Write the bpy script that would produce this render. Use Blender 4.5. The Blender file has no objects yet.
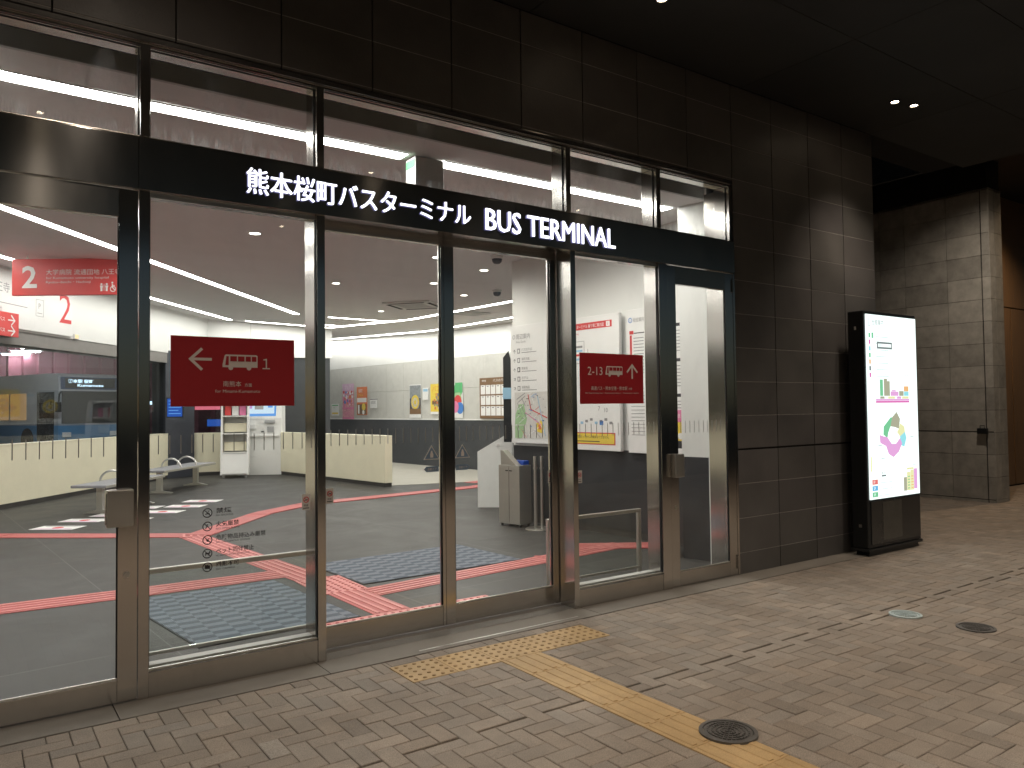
import bpy, bmesh, math, random
from mathutils import Vector, Matrix
random.seed(7)
R = math.radians
SC = bpy.context.scene
COL = SC.collection

# ------------------------------------------------------------------ materials
def new_mat(name):
    m = bpy.data.materials.new(name); m.use_nodes = True
    nt = m.node_tree; nt.nodes.clear()
    return m, nt, nt.nodes.new('ShaderNodeOutputMaterial')

def mat(name, col, rough=0.6, metal=0.0, var=0.12, scale=6.0, bump=0.0, bscale=60.0, rvar=0.0,
        spec=0.5, attr=False, stretch=None, aniso=0.0, coat=0.0, arot=0.0, grain=0.0):
    """Principled material whose base colour is broken up by two octaves of noise."""
    m, nt, out = new_mat(name)
    N, L = nt.nodes, nt.links
    p = N.new('ShaderNodeBsdfPrincipled')
    p.inputs['Roughness'].default_value = rough
    p.inputs['Metallic'].default_value = metal
    p.inputs['Specular IOR Level'].default_value = spec
    p.inputs['Coat Weight'].default_value = coat
    if aniso:
        p.inputs['Anisotropic'].default_value = aniso; p.inputs['Anisotropic Rotation'].default_value = arot
        tg = N.new('ShaderNodeTangent'); tg.direction_type = 'RADIAL'; tg.axis = 'Z'
        L.new(tg.outputs['Tangent'], p.inputs['Tangent'])
    tc = N.new('ShaderNodeTexCoord'); mp = N.new('ShaderNodeMapping')
    L.new(tc.outputs['Object'], mp.inputs['Vector'])
    if stretch: mp.inputs['Scale'].default_value = stretch
    n1 = N.new('ShaderNodeTexNoise'); n1.inputs['Scale'].default_value = scale
    n1.inputs['Detail'].default_value = 6; n1.inputs['Roughness'].default_value = 0.65
    L.new(mp.outputs['Vector'], n1.inputs['Vector'])
    rm = N.new('ShaderNodeMapRange')
    rm.inputs['From Min'].default_value = 0.25; rm.inputs['From Max'].default_value = 0.75
    rm.inputs['To Min'].default_value = 1 - var; rm.inputs['To Max'].default_value = 1 + var
    L.new(n1.outputs['Fac'], rm.inputs['Value'])
    mx = N.new('ShaderNodeMix'); mx.data_type = 'RGBA'; mx.blend_type = 'MULTIPLY'
    mx.inputs['Factor'].default_value = 1.0
    mx.clamp_result = False
    mx.inputs['A'].default_value = (*col, 1)
    L.new(rm.outputs['Result'], mx.inputs['B'])
    src = mx.outputs['Result']
    if attr:
        a = N.new('ShaderNodeAttribute'); a.attribute_name = 'tint'
        m2 = N.new('ShaderNodeMix'); m2.data_type = 'RGBA'; m2.blend_type = 'MULTIPLY'
        m2.inputs['Factor'].default_value = 1.0
        L.new(src, m2.inputs['A']); L.new(a.outputs['Color'], m2.inputs['B'])
        src = m2.outputs['Result']
    if grain:
        ng = N.new('ShaderNodeTexNoise'); ng.inputs['Scale'].default_value = 210; ng.inputs['Detail'].default_value = 3
        L.new(tc.outputs['Object'], ng.inputs['Vector'])
        gr = N.new('ShaderNodeMapRange'); gr.inputs['From Min'].default_value = .3; gr.inputs['From Max'].default_value = .7
        gr.inputs['To Min'].default_value = 1 - grain; gr.inputs['To Max'].default_value = 1 + grain
        L.new(ng.outputs['Fac'], gr.inputs['Value'])
        m4 = N.new('ShaderNodeMix'); m4.data_type = 'RGBA'; m4.blend_type = 'MULTIPLY'; m4.inputs['Factor'].default_value = 1
        L.new(src, m4.inputs['A']); L.new(gr.outputs['Result'], m4.inputs['B']); src = m4.outputs['Result']
    L.new(src, p.inputs['Base Color'])
    if rvar:
        r2 = N.new('ShaderNodeMapRange')
        r2.inputs['From Min'].default_value = 0.3; r2.inputs['From Max'].default_value = 0.7
        r2.inputs['To Min'].default_value = max(0.02, rough - rvar); r2.inputs['To Max'].default_value = min(1, rough + rvar)
        L.new(n1.outputs['Fac'], r2.inputs['Value']); L.new(r2.outputs['Result'], p.inputs['Roughness'])
    if bump:
        n2 = N.new('ShaderNodeTexNoise'); n2.inputs['Scale'].default_value = bscale
        n2.inputs['Detail'].default_value = 5
        L.new(mp.outputs['Vector'], n2.inputs['Vector'])
        b = N.new('ShaderNodeBump'); b.inputs['Strength'].default_value = bump; b.inputs['Distance'].default_value = 0.01
        L.new(n2.outputs['Fac'], b.inputs['Height']); L.new(b.outputs['Normal'], p.inputs['Normal'])
    L.new(p.outputs['BSDF'], out.inputs['Surface'])
    return m

def emit(name, col, strength):
    m, nt, out = new_mat(name)
    e = nt.nodes.new('ShaderNodeEmission'); e.inputs['Color'].default_value = (*col, 1)
    e.inputs['Strength'].default_value = strength
    nt.links.new(e.outputs['Emission'], out.inputs['Surface'])
    return m

def glass(name, tint=(0.97, 0.985, 0.975), ior=1.45, dirt=0.0, dirt_scale=1.6, scale_line=None):
    """Clear plate: what is not mirrored by the Fresnel term passes straight through; optional film of dirt."""
    m, nt, out = new_mat(name)
    N, L = nt.nodes, nt.links
    t = N.new('ShaderNodeBsdfTransparent'); t.inputs['Color'].default_value = (*tint, 1)
    g = N.new('ShaderNodeBsdfGlossy'); g.inputs['Roughness'].default_value = 0.0
    f = N.new('ShaderNodeFresnel')          # the plate's far face is met from inside: give it the same outside index
    ge = N.new('ShaderNodeNewGeometry'); mi = N.new('ShaderNodeMapRange')
    mi.inputs['To Min'].default_value = ior; mi.inputs['To Max'].default_value = 1 / ior
    L.new(ge.outputs['Backfacing'], mi.inputs['Value']); L.new(mi.outputs['Result'], f.inputs['IOR'])
    s = N.new('ShaderNodeMixShader')
    L.new(f.outputs['Fac'], s.inputs['Fac']); L.new(t.outputs['BSDF'], s.inputs[1]); L.new(g.outputs['BSDF'], s.inputs[2])
    o = s.outputs['Shader']
    if dirt:
        tc = N.new('ShaderNodeTexCoord')
        n = N.new('ShaderNodeTexNoise'); n.inputs['Scale'].default_value = dirt_scale
        n.inputs['Detail'].default_value = 8; n.inputs['Roughness'].default_value = 0.7
        mp = N.new('ShaderNodeMapping'); mp.inputs['Scale'].default_value = (1, 1, .6)
        L.new(tc.outputs['Object'], mp.inputs['Vector']); L.new(mp.outputs['Vector'], n.inputs['Vector'])
        mr = N.new('ShaderNodeMapRange'); mr.inputs['From Min'].default_value = 0.5; mr.inputs['From Max'].default_value = 0.75
        mr.inputs['To Max'].default_value = dirt
        L.new(n.outputs['Fac'], mr.inputs['Value'])
        dirt_out = mr.outputs['Result']
        if scale_line:      # dried runs of limescale that gather along the lower edge of the pane
            sp = N.new('ShaderNodeSeparateXYZ'); L.new(tc.outputs['Object'], sp.inputs['Vector'])
            m2 = N.new('ShaderNodeMapping'); m2.inputs['Scale'].default_value = (9, 1, 1.2); L.new(tc.outputs['Object'], m2.inputs['Vector'])
            n2 = N.new('ShaderNodeTexNoise'); n2.inputs['Scale'].default_value = 3.2; n2.inputs['Detail'].default_value = 9; n2.inputs['Roughness'].default_value = .75
            L.new(m2.outputs['Vector'], n2.inputs['Vector'])
            n3 = N.new('ShaderNodeTexNoise'); n3.inputs['Scale'].default_value = 1.4; n3.inputs['Detail'].default_value = 4; L.new(tc.outputs['Object'], n3.inputs['Vector'])
            ht = N.new('ShaderNodeMath'); ht.operation = 'MULTIPLY_ADD'; ht.inputs[1].default_value = .26; ht.inputs[2].default_value = scale_line; L.new(n3.outputs['Fac'], ht.inputs[0])
            df = N.new('ShaderNodeMath'); df.operation = 'SUBTRACT'; L.new(ht.outputs[0], df.inputs[0]); L.new(sp.outputs['Z'], df.inputs[1])
            g1 = N.new('ShaderNodeMapRange'); g1.inputs['From Min'].default_value = 0; g1.inputs['From Max'].default_value = .13; L.new(df.outputs[0], g1.inputs['Value'])
            g2 = N.new('ShaderNodeMapRange'); g2.inputs['From Min'].default_value = .42; g2.inputs['From Max'].default_value = .68; g2.inputs['To Max'].default_value = .55; L.new(n2.outputs['Fac'], g2.inputs['Value'])
            mu = N.new('ShaderNodeMath'); mu.operation = 'MULTIPLY'; L.new(g1.outputs['Result'], mu.inputs[0]); L.new(g2.outputs['Result'], mu.inputs[1])
            mx_ = N.new('ShaderNodeMath'); mx_.operation = 'MAXIMUM'; L.new(mu.outputs[0], mx_.inputs[0]); L.new(dirt_out, mx_.inputs[1]); dirt_out = mx_.outputs[0]
        d = N.new('ShaderNodeBsdfDiffuse'); d.inputs['Color'].default_value = (.6, .6, .6, 1)
        tr = N.new('ShaderNodeBsdfTranslucent'); tr.inputs['Color'].default_value = (.6, .6, .6, 1)
        ad = N.new('ShaderNodeMixShader'); ad.inputs['Fac'].default_value = .5
        L.new(d.outputs['BSDF'], ad.inputs[1]); L.new(tr.outputs['BSDF'], ad.inputs[2])
        s2 = N.new('ShaderNodeMixShader')
        L.new(dirt_out, s2.inputs['Fac']); L.new(o, s2.inputs[1]); L.new(ad.outputs['Shader'], s2.inputs[2])
        o = s2.outputs['Shader']
    L.new(o, out.inputs['Surface'])
    return m

def floor_mat():
    m, nt, out = new_mat('grey floor tile')
    N, L = nt.nodes, nt.links
    p = N.new('ShaderNodeBsdfPrincipled')
    tc = N.new('ShaderNodeTexCoord'); mp = N.new('ShaderNodeMapping')
    mp.inputs['Rotation'].default_value = (0, 0, R(-4)); mp.inputs['Location'].default_value = (.35, .1, 0)
    L.new(tc.outputs['Object'], mp.inputs['Vector'])
    br = N.new('ShaderNodeTexBrick'); br.offset = 0.0
    br.inputs['Scale'].default_value = 1.0; br.inputs['Brick Width'].default_value = 1.8; br.inputs['Row Height'].default_value = 1.8
    br.inputs['Mortar Size'].default_value = 0.004; br.inputs['Mortar Smooth'].default_value = 0.0
    br.inputs['Color1'].default_value = (.052, .0505, .0475, 1); br.inputs['Color2'].default_value = (.059, .0575, .054, 1)
    br.inputs['Mortar'].default_value = (.12, .118, .112, 1)
    L.new(mp.outputs['Vector'], br.inputs['Vector'])
    n = N.new('ShaderNodeTexNoise'); n.inputs['Scale'].default_value = 1.3; n.inputs['Detail'].default_value = 9
    n.inputs['Roughness'].default_value = 0.7; n.inputs['Distortion'].default_value = .6
    L.new(tc.outputs['Object'], n.inputs['Vector'])
    mr = N.new('ShaderNodeMapRange'); mr.inputs['From Min'].default_value = .3; mr.inputs['From Max'].default_value = .7
    mr.inputs['To Min'].default_value = .78; mr.inputs['To Max'].default_value = 1.2
    L.new(n.outputs['Fac'], mr.inputs['Value'])
    mx = N.new('ShaderNodeMix'); mx.data_type = 'RGBA'; mx.blend_type = 'MULTIPLY'; mx.inputs['Factor'].default_value = 1
    L.new(br.outputs['Color'], mx.inputs['A']); L.new(mr.outputs['Result'], mx.inputs['B'])
    L.new(mx.outputs['Result'], p.inputs['Base Color']); p.inputs['Specular IOR Level'].default_value = .2
    r2 = N.new('ShaderNodeMapRange'); r2.inputs['From Min'].default_value = .3; r2.inputs['From Max'].default_value = .7
    r2.inputs['To Min'].default_value = .42; r2.inputs['To Max'].default_value = .62
    L.new(n.outputs['Fac'], r2.inputs['Value']); L.new(r2.outputs['Result'], p.inputs['Roughness'])
    L.new(p.outputs['BSDF'], out.inputs['Surface'])
    return m

def mat_mat():
    """Entrance carpet: small woven checks in two blue greys."""
    m, nt, out = new_mat('woven entrance carpet')
    N, L = nt.nodes, nt.links
    p = N.new('ShaderNodeBsdfPrincipled'); p.inputs['Roughness'].default_value = .95
    tc = N.new('ShaderNodeTexCoord')
    c = N.new('ShaderNodeTexChecker'); c.inputs['Scale'].default_value = 11.0
    w = N.new('ShaderNodeTexNoise'); w.inputs['Scale'].default_value = 120
    mp = N.new('ShaderNodeMapping'); mp.inputs['Scale'].default_value = (.62, 1.25, 1)
    L.new(tc.outputs['Object'], mp.inputs['Vector'])
    L.new(mp.outputs['Vector'], c.inputs['Vector']); L.new(tc.outputs['Object'], w.inputs['Vector'])
    c.inputs['Color1'].default_value = (.195, .22, .26, 1); c.inputs['Color2'].default_value = (.10, .118, .15, 1)
    wv = N.new('ShaderNodeTexWave'); wv.inputs['Scale'].default_value = 26; wv.bands_direction = 'X'
    L.new(tc.outputs['Object'], wv.inputs['Vector'])
    mr = N.new('ShaderNodeMapRange'); mr.inputs['To Min'].default_value = .75; mr.inputs['To Max'].default_value = 1.2
    L.new(wv.outputs['Fac'], mr.inputs['Value'])
    mx = N.new('ShaderNodeMix'); mx.data_type = 'RGBA'; mx.blend_type = 'MULTIPLY'; mx.inputs['Factor'].default_value = 1
    L.new(c.outputs['Color'], mx.inputs['A']); L.new(mr.outputs['Result'], mx.inputs['B'])
    mr2 = N.new('ShaderNodeMapRange'); mr2.inputs['To Min'].default_value = .6; mr2.inputs['To Max'].default_value = 1.35
    L.new(w.outputs['Fac'], mr2.inputs['Value'])
    m3 = N.new('ShaderNodeMix'); m3.data_type = 'RGBA'; m3.blend_type = 'MULTIPLY'; m3.inputs['Factor'].default_value = 1
    L.new(mx.outputs['Result'], m3.inputs['A']); L.new(mr2.outputs['Result'], m3.inputs['B'])
    L.new(m3.outputs['Result'], p.inputs['Base Color'])
    b = N.new('ShaderNodeBump'); b.inputs['Strength'].default_value = .6; b.inputs['Distance'].default_value = .004
    L.new(w.outputs['Fac'], b.inputs['Height']); L.new(b.outputs['Normal'], p.inputs['Normal'])
    L.new(p.outputs['BSDF'], out.inputs['Surface'])
    return m

M = {}
AROT = .0
M['paver'] = mat('concrete paver', (.285, .240, .198), .78, var=.22, scale=4.5, grain=.28, bump=.5, bscale=260, attr=True, rvar=.1)
M['bed'] = mat('joint sand', (.045, .04, .034), .95, var=.3, scale=30)
M['threshold'] = mat('threshold stone', (.20, .18, .155), .7, var=.18, scale=5, bump=.2, bscale=150, rvar=.1)
M['threshold_line'] = mat('threshold steel strip', (.55, .53, .5), .45, .9, var=.1)
M['asphalt'] = mat('asphalt', (.05, .05, .052), .85, var=.25, scale=3, bump=.5, bscale=120)
M['yellow'] = mat('yellow tactile tile', (.47, .32, .155), .65, grain=.12, var=.16, scale=5, bump=.15, bscale=200, attr=True)
M['red_tac'] = mat('red tactile sheet', (.47, .105, .10), .5, var=.13, scale=3, rvar=.1)
M['yellow_dot'] = mat('dark yellow dot', (.30, .19, .085), .7, var=.2, scale=30)  # raised dots in a darker brown than their tile
M['red_rib'] = mat('worn red rib', (.66, .235, .22), .5, var=.12, scale=4)
M['iron'] = mat('cast iron', (.12, .113, .105), .5, .35, var=.3, scale=25, bump=.4, bscale=180, rvar=.15)
M['zinc'] = mat('bright galvanised iron', (.50, .56, .55), .42, .6, var=.25, scale=25, bump=.2, bscale=120)
M['tile'] = mat('dark porcelain tile', (.115, .108, .104), .46, var=.22, scale=2.3, bump=.12, bscale=70, rvar=.12, attr=True)
M['lit_joint'] = mat('pale grout', (.34, .32, .30), .85, var=.25, scale=14)  # horizontal joints, with the tile edge highlights painted in as pale strips
M['joint'] = mat('dark joint', (.012, .011, .011), .9, var=.2)
M['soffit'] = mat('dark soffit panel', (.02, .0205, .02), .7, var=.25, scale=1.2, attr=True)
M['steel'] = mat('brushed stainless steel', (.54, .515, .485), .19, 1.0, var=.05, scale=1.2, rvar=.04, aniso=.8, arot=AROT, stretch=(1, 1, .35))
M['steel_dark'] = mat('dark brushed steel', (.46, .44, .415), .17, 1.0, var=.07, scale=1.2, rvar=.04, aniso=.9, arot=.25, stretch=(1, 1, .3))
M['band'] = mat('dark band steel', (.46, .445, .43), .17, 1.0, var=.07, scale=1.0, rvar=.04, aniso=.9, arot=.25, stretch=(1, 1, .3))
M['black'] = mat('black rubber', (.012, .012, .013), .6, var=.2)
M['steel_rail'] = mat('brushed rail steel', (.52, .495, .465), .2, 1.0, var=.06, scale=1.2, rvar=.04, aniso=.9, arot=.25)
M['rail_matt'] = mat('matt aluminium rail', (.52, .51, .49), .6, var=.06)
M['satin'] = mat('satin stainless', (.62, .60, .56), .33, 1.0, var=.06, scale=4, rvar=.06)
M['glass'] = glass('entrance glass', dirt=.05)
M['glass_hi'] = glass('dusty high glass', dirt=.22, dirt_scale=2.2, scale_line=2.95)
M['glass_far'] = glass('platform glass', (.92, .94, .95), dirt=.03)
M['glass_rail'] = glass('guard panel glass', (.93, .96, .95))
M['tick'] = mat('frosted tick film', (.36, .36, .34), .7, var=.05)
M['letter'] = emit('white lit letter face', (.92, .93, 1.0), 2.6)
M['letter_side'] = emit('violet lit letter edge', (.45, .45, 1.0), .7)
M['lamp'] = emit('led line lamp', (1.0, .975, .935), 31.0)
M['lamp_dn'] = emit('downlight lens', (1.0, .93, .82), 12.0)
M['lamp_warm'] = emit('warm soffit lamp lens', (1.0, .80, .56), 40.0)
M['lamp_small'] = emit('small warm lamp', (1.0, .74, .42), 1.4)
M['lamp_tube'] = emit('platform tube', (.95, .97, 1.0), 170.0)
M['floor'] = floor_mat()
M['beige_floor'] = mat('beige corridor floor', (.37, .35, .30), .45, var=.1, scale=2, rvar=.1)
M['carpet'] = mat_mat()
M['carpet_edge'] = mat('carpet border', (.05, .055, .06), .9, var=.1)
M['white'] = mat('white painted wall', (.80, .795, .765), .6, var=.03, scale=2)
M['ceiling'] = mat('ceiling board', (.84, .815, .81), .8, var=.03, scale=1.5)
M['ceil_grey'] = mat('grey blind box', (.55, .55, .54), .7, var=.06)
M['cream'] = mat('cream panel', (.88, .825, .63), .5, var=.04, scale=3)
M['skirt'] = mat('dark skirting', (.05, .045, .042), .5, var=.1)
M['wains'] = mat('charcoal wainscot', (.030, .031, .034), .45, var=.22, scale=5, stretch=(1, 1, 9), rvar=.1)
M['stone_in'] = mat('pale stone tile', (.56, .55, .51), .6, var=.09, scale=5)
M['dark_in'] = mat('charcoal wall', (.045, .048, .052), .5, var=.15, scale=3)
M['lintel'] = mat('grey lintel', (.23, .215, .20), .55, var=.1)
M['pillar_dark'] = mat('blue black column cladding', (.055, .06, .075), .35, var=.15)
M['red'] = mat('deep red sign film', (.41, .018, .025), .42, var=.05, scale=2)
M['red_bright'] = mat('bright red sign', (.66, .06, .055), .4, var=.04)
M['sign_white'] = mat('white sign print', (.86, .84, .82), .5, var=.02)
M['sign_grey'] = mat('pale print on red', (.80, .72, .68), .5, var=.03)
M['ink'] = mat('dark ink', (.035, .033, .036), .6, var=.1)
M['ink_grey'] = mat('grey ink', (.28, .28, .28), .6, var=.1)
M['ink_red'] = mat('red ink', (.62, .06, .06), .6, var=.08)
M['ink_yellow'] = mat('yellow ink', (.80, .60, .08), .6, var=.06)
M['ink_green'] = mat('pale green ink', (.36, .56, .30), .6, var=.08)
M['ink_deepgreen'] = mat('green ink', (.10, .42, .16), .6, var=.08)
M['ink_blue'] = mat('blue ink', (.07, .22, .58), .6, var=.08)
M['ink_sky'] = mat('sky ink', (.32, .54, .72), .6, var=.08)
M['ink_pink'] = mat('pink ink', (.75, .22, .40), .6, var=.10)
M['ink_lilac'] = mat('lilac ink', (.68, .45, .62), .6, var=.12)
M['ink_orange'] = mat('orange ink', (.70, .20, .07), .6, var=.12)
M['ink_brown'] = mat('brown board', (.20, .115, .055), .5, var=.1)
M['food_dark'] = mat('dark photo print', (.075, .06, .05), .5, var=.5, scale=9)
M['food_grey'] = mat('grey photo print', (.25, .27, .28), .5, var=.4, scale=12)
M['print_mix'] = mat('busy print', (.62, .30, .22), .5, var=.75, scale=22)
M['print_pink'] = mat('busy pink print', (.70, .33, .38), .5, var=.6, scale=18)
M['paper'] = mat('white paper', (.82, .81, .79), .6, var=.03)
M['map_land'] = mat('map land print', (.66, .64, .60), .6, var=.07, scale=20)
M['vend'] = mat('white machine casing', (.86, .855, .83), .35, var=.03)
M['vend_grey'] = mat('grey machine trim', (.38, .38, .38), .4, var=.08)
M['scr_blue'] = emit('blue screen', (.18, .45, 1.0), .85)
M['scr_pale'] = emit('pale screen', (.70, .86, 1.0), 1.0)
M['scr_lilac'] = emit('lilac screen dot', (.75, .40, .85), .8)
M['led_blue'] = emit('deep blue screen', (.04, .13, .55), .8)
M['led_pink'] = emit('pink led display', (1.0, .22, .30), .9)
M['led_white'] = emit('white led display', (.62, .82, 1.0), 2.2)
M['bench_seat'] = mat('grey bench seat', (.27, .27, .285), .45, var=.08)
M['bench_leg'] = mat('cast aluminium', (.58, .57, .54), .38, .85, var=.06)
M['bin'] = mat('silver sheet', (.50, .48, .44), .38, .75, var=.06)
M['blue_plastic'] = mat('blue plastic', (.02, .07, .38), .4, var=.08)
M['decal'] = mat('black decal', (.02, .018, .02), .6, var=.05)
M['decal_blue'] = mat('navy decal', (.17, .25, .36), .5, var=.08)
M['decal_grey'] = mat('pale decal', (.72, .68, .65), .6, var=.06)
M['casing'] = mat('black powder coat', (.016, .018, .02), .38, var=.15, scale=3)
M['casing_glass'] = mat('smoked panel', (.035, .036, .036), .12, var=.1)
M['casing_grey'] = mat('grey reflective panel', (.12, .12, .11), .25, .4, var=.15)
SCRN = 1.4
M['b_white'] = emit('backlit white print', (.88, 1.0, .965), SCRN)
def bl(n, c): M[n] = emit('backlit ' + n[2:] + ' print', tuple(.07 + .88 * v for v in c), 1.0)
bl('b_green', (.16, .62, .30)); bl('b_olive', (.42, .42, .28)); bl('b_pink', (.85, .40, .78)); bl('b_blue', (.12, .50, .85))
bl('b_cyan', (.30, .82, .90)); bl('b_orange', (.95, .50, .18)); bl('b_yellow', (.90, .90, .45)); bl('b_red', (.85, .16, .14))
bl('b_ink', (.16, .20, .20)); bl('b_grey', (.50, .62, .60)); bl('b_mag', (.80, .14, .50))
M['stone_out'] = mat('grey granite slab', (.40, .385, .35), .75, var=.28, scale=5, bump=.3, bscale=90, attr=True, stretch=(1, 1, 1))
M['dark_wall'] = mat('dark wall', (.02, .02, .02), .8, var=.2)
M['wood'] = mat('warm timber panel', (.26, .16, .085), .45, var=.3, scale=4, stretch=(6, 6, .4), rvar=.1)
M['bus_blue'] = mat('blue bus paint', (.12, .30, .52), .3, var=.05, coat=.4)
M['bus_grey'] = mat('silver bus paint', (.42, .43, .45), .35, var=.06, coat=.3)
M['bus_navy'] = mat('navy bus paint', (.035, .07, .16), .3, var=.08, coat=.3)
M['bus_glass'] = mat('dark bus window', (.035, .04, .045), .08, var=.1)
M['bus_warm'] = emit('warm lit bus window', (1.0, .56, .22), .30)
M['tyre'] = mat('tyre rubber', (.02, .02, .02), .8, var=.2)
M['plum'] = mat('pink lit corrugated cladding', (.15, .04, .06), .6, var=.16, scale=1.0)  # pink lamplight on the cladding is put into its base colour
M['plat_grey'] = mat('platform ceiling', (.30, .29, .30), .8, var=.1)
M['plat_floor'] = mat('platform paving', (.17, .17, .175), .6, var=.15)

# ------------------------------------------------------------------ mesh builder
_text_cache = {}
def text_geo(s, depth=0.0, bold=0.0):
    k = (s, depth, bold)
    if k in _text_cache: return _text_cache[k]
    cu = bpy.data.curves.new('t', 'FONT'); cu.body = s; cu.size = 1.0; cu.extrude = depth; cu.offset = bold
    cu.resolution_u = 2
    ob = bpy.data.objects.new('t', cu); COL.objects.link(ob)
    dg = bpy.context.evaluated_depsgraph_get(); dg.update()
    me = bpy.data.meshes.new_from_object(ob.evaluated_get(dg))
    vs = [v.co.copy() for v in me.vertices]; fs = [tuple(p.vertices) for p in me.polygons]
    bpy.data.objects.remove(ob); bpy.data.curves.remove(cu); bpy.data.meshes.remove(me)
    if vs:
        x0 = min(v.x for v in vs); x1 = max(v.x for v in vs); y0 = min(v.y for v in vs); y1 = max(v.y for v in vs)
    else: x0 = y0 = 0; x1 = y1 = 1
    _text_cache[k] = (vs, fs, x0, x1, y0, y1)
    return _text_cache[k]

class MB:
    def __init__(s): s.v = []; s.f = []; s.m = []; s.t = []; s.mats = []
    def mi(s, key):
        if key not in s.mats: s.mats.append(key)
        return s.mats.index(key)
    def face(s, pts, key, tint=1.0):
        i = len(s.v); s.v += [tuple(p) for p in pts]
        s.f.append(tuple(range(i, i + len(pts)))); s.m.append(s.mi(key)); s.t.append(tint)
    def mesh(s, vs, fs, key, tint=1.0):
        i = len(s.v); s.v += [tuple(p) for p in vs]; k = s.mi(key)
        for f in fs: s.f.append(tuple(i + a for a in f)); s.m.append(k); s.t.append(tint)
    def box(s, x0, x1, y0, y1, z0, z1, key, bev=0.0, tint=1.0):
        if bev <= 0:
            vs = [(x, y, z) for x in (x0, x1) for y in (y0, y1) for z in (z0, z1)]
            fs = [(0, 1, 3, 2), (4, 6, 7, 5), (0, 4, 5, 1), (2, 3, 7, 6), (0, 2, 6, 4), (1, 5, 7, 3)]
            s.mesh(vs, fs, key, tint); return
        bm = bmesh.new(); bmesh.ops.create_cube(bm, size=1)
        for v in bm.verts:
            v.co = ((x0 + x1) / 2 + v.co.x * (x1 - x0), (y0 + y1) / 2 + v.co.y * (y1 - y0), (z0 + z1) / 2 + v.co.z * (z1 - z0))
        bmesh.ops.bevel(bm, geom=list(bm.edges), offset=bev, segments=2, affect='EDGES', profile=.6)
        bm.verts.index_update()
        s.mesh([v.co.copy() for v in bm.verts], [[v.index for v in f.verts] for f in bm.faces], key, tint); bm.free()
    def prism(s, poly, axis, a, b, key, tint=1.0):
        """poly of 2D points swept along axis from a to b. axis 'x': (y,z); 'y': (x,z); 'z': (x,y)."""
        def P(p, t): return {'x': (t, p[0], p[1]), 'y': (p[0], t, p[1]), 'z': (p[0], p[1], t)}[axis]
        n = len(poly); vs = [P(p, a) for p in poly] + [P(p, b) for p in poly]
        fs = [tuple(range(n)), tuple(range(2 * n - 1, n - 1, -1))] + [(i, n + i, n + (i + 1) % n, (i + 1) % n) for i in range(n)]
        s.mesh(vs, fs, key, tint)
    def tube(s, path, r, key, seg=10, cap=True):
        path = [Vector(p) for p in path]; rings = []
        for i, p in enumerate(path):
            d = (path[min(i + 1, len(path) - 1)] - path[max(i - 1, 0)]).normalized()
            u = d.cross(Vector((0, 0, 1)));
            if u.length < 1e-3: u = d.cross(Vector((0, 1, 0)))
            u.normalize(); w = d.cross(u).normalized()
            rr = r[i] if isinstance(r, (list, tuple)) else r
            rings.append([p + (u * math.cos(2 * math.pi * k / seg) + w * math.sin(2 * math.pi * k / seg)) * rr for k in range(seg)])
        vs = [v for ring in rings for v in ring]; fs = []
        for i in range(len(path) - 1):
            for k in range(seg):
                fs.append((i * seg + k, i * seg + (k + 1) % seg, (i + 1) * seg + (k + 1) % seg, (i + 1) * seg + k))
        if cap:
            fs.append(tuple(range(seg - 1, -1, -1))); fs.append(tuple((len(path) - 1) * seg + k for k in range(seg)))
        s.mesh(vs, fs, key)
    def lathe(s, prof, c, key, seg=32):
        """profile of (r,z) about the vertical axis through c."""
        vs = []; fs = []
        for r, z in prof:
            vs += [(c[0] + r * math.cos(2 * math.pi * k / seg), c[1] + r * math.sin(2 * math.pi * k / seg), c[2] + z) for k in range(seg)]
        for i in range(len(prof) - 1):
            for k in range(seg):
                fs.append((i * seg + k, i * seg + (k + 1) % seg, (i + 1) * seg + (k + 1) % seg, (i + 1) * seg + k))
        s.mesh(vs, fs, key)
    # flat drawing on the plane y = const, facing -y (x right, z up)
    def plate(s, x0, x1, z0, z1, y, key, t=.0015): s.box(x0, x1, y - t, y, z0, z1, key)
    def poly(s, pts, y, key, t=.0015): s.prism([(p[0], p[1]) for p in pts], 'y', y - t, y, key)
    def ring(s, cx, cz, r0, r1, y, key, seg=24, t=.0012):
        for k in range(seg):
            a, b = 2 * math.pi * k / seg, 2 * math.pi * (k + 1) / seg
            s.face([(cx + r0 * math.cos(a), y - t, cz + r0 * math.sin(a)), (cx + r1 * math.cos(a), y - t, cz + r1 * math.sin(a)),
                    (cx + r1 * math.cos(b), y - t, cz + r1 * math.sin(b)), (cx + r0 * math.cos(b), y - t, cz + r0 * math.sin(b))], key)
    def disc(s, cx, cz, r, y, key, seg=20, t=.0012):
        s.face([(cx + r * math.cos(2 * math.pi * k / seg), y - t, cz + r * math.sin(2 * math.pi * k / seg)) for k in range(seg)], key)
    def line(s, a, b, w, y, key, t=.0012):
        d = Vector((b[0] - a[0], b[1] - a[1])); L = d.length or 1; n = Vector((-d.y, d.x)) / L * w / 2
        s.poly([(a[0] + n.x, a[1] + n.y), (b[0] + n.x, b[1] + n.y), (b[0] - n.x, b[1] - n.y), (a[0] - n.x, a[1] - n.y)], y, key, t)
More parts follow.
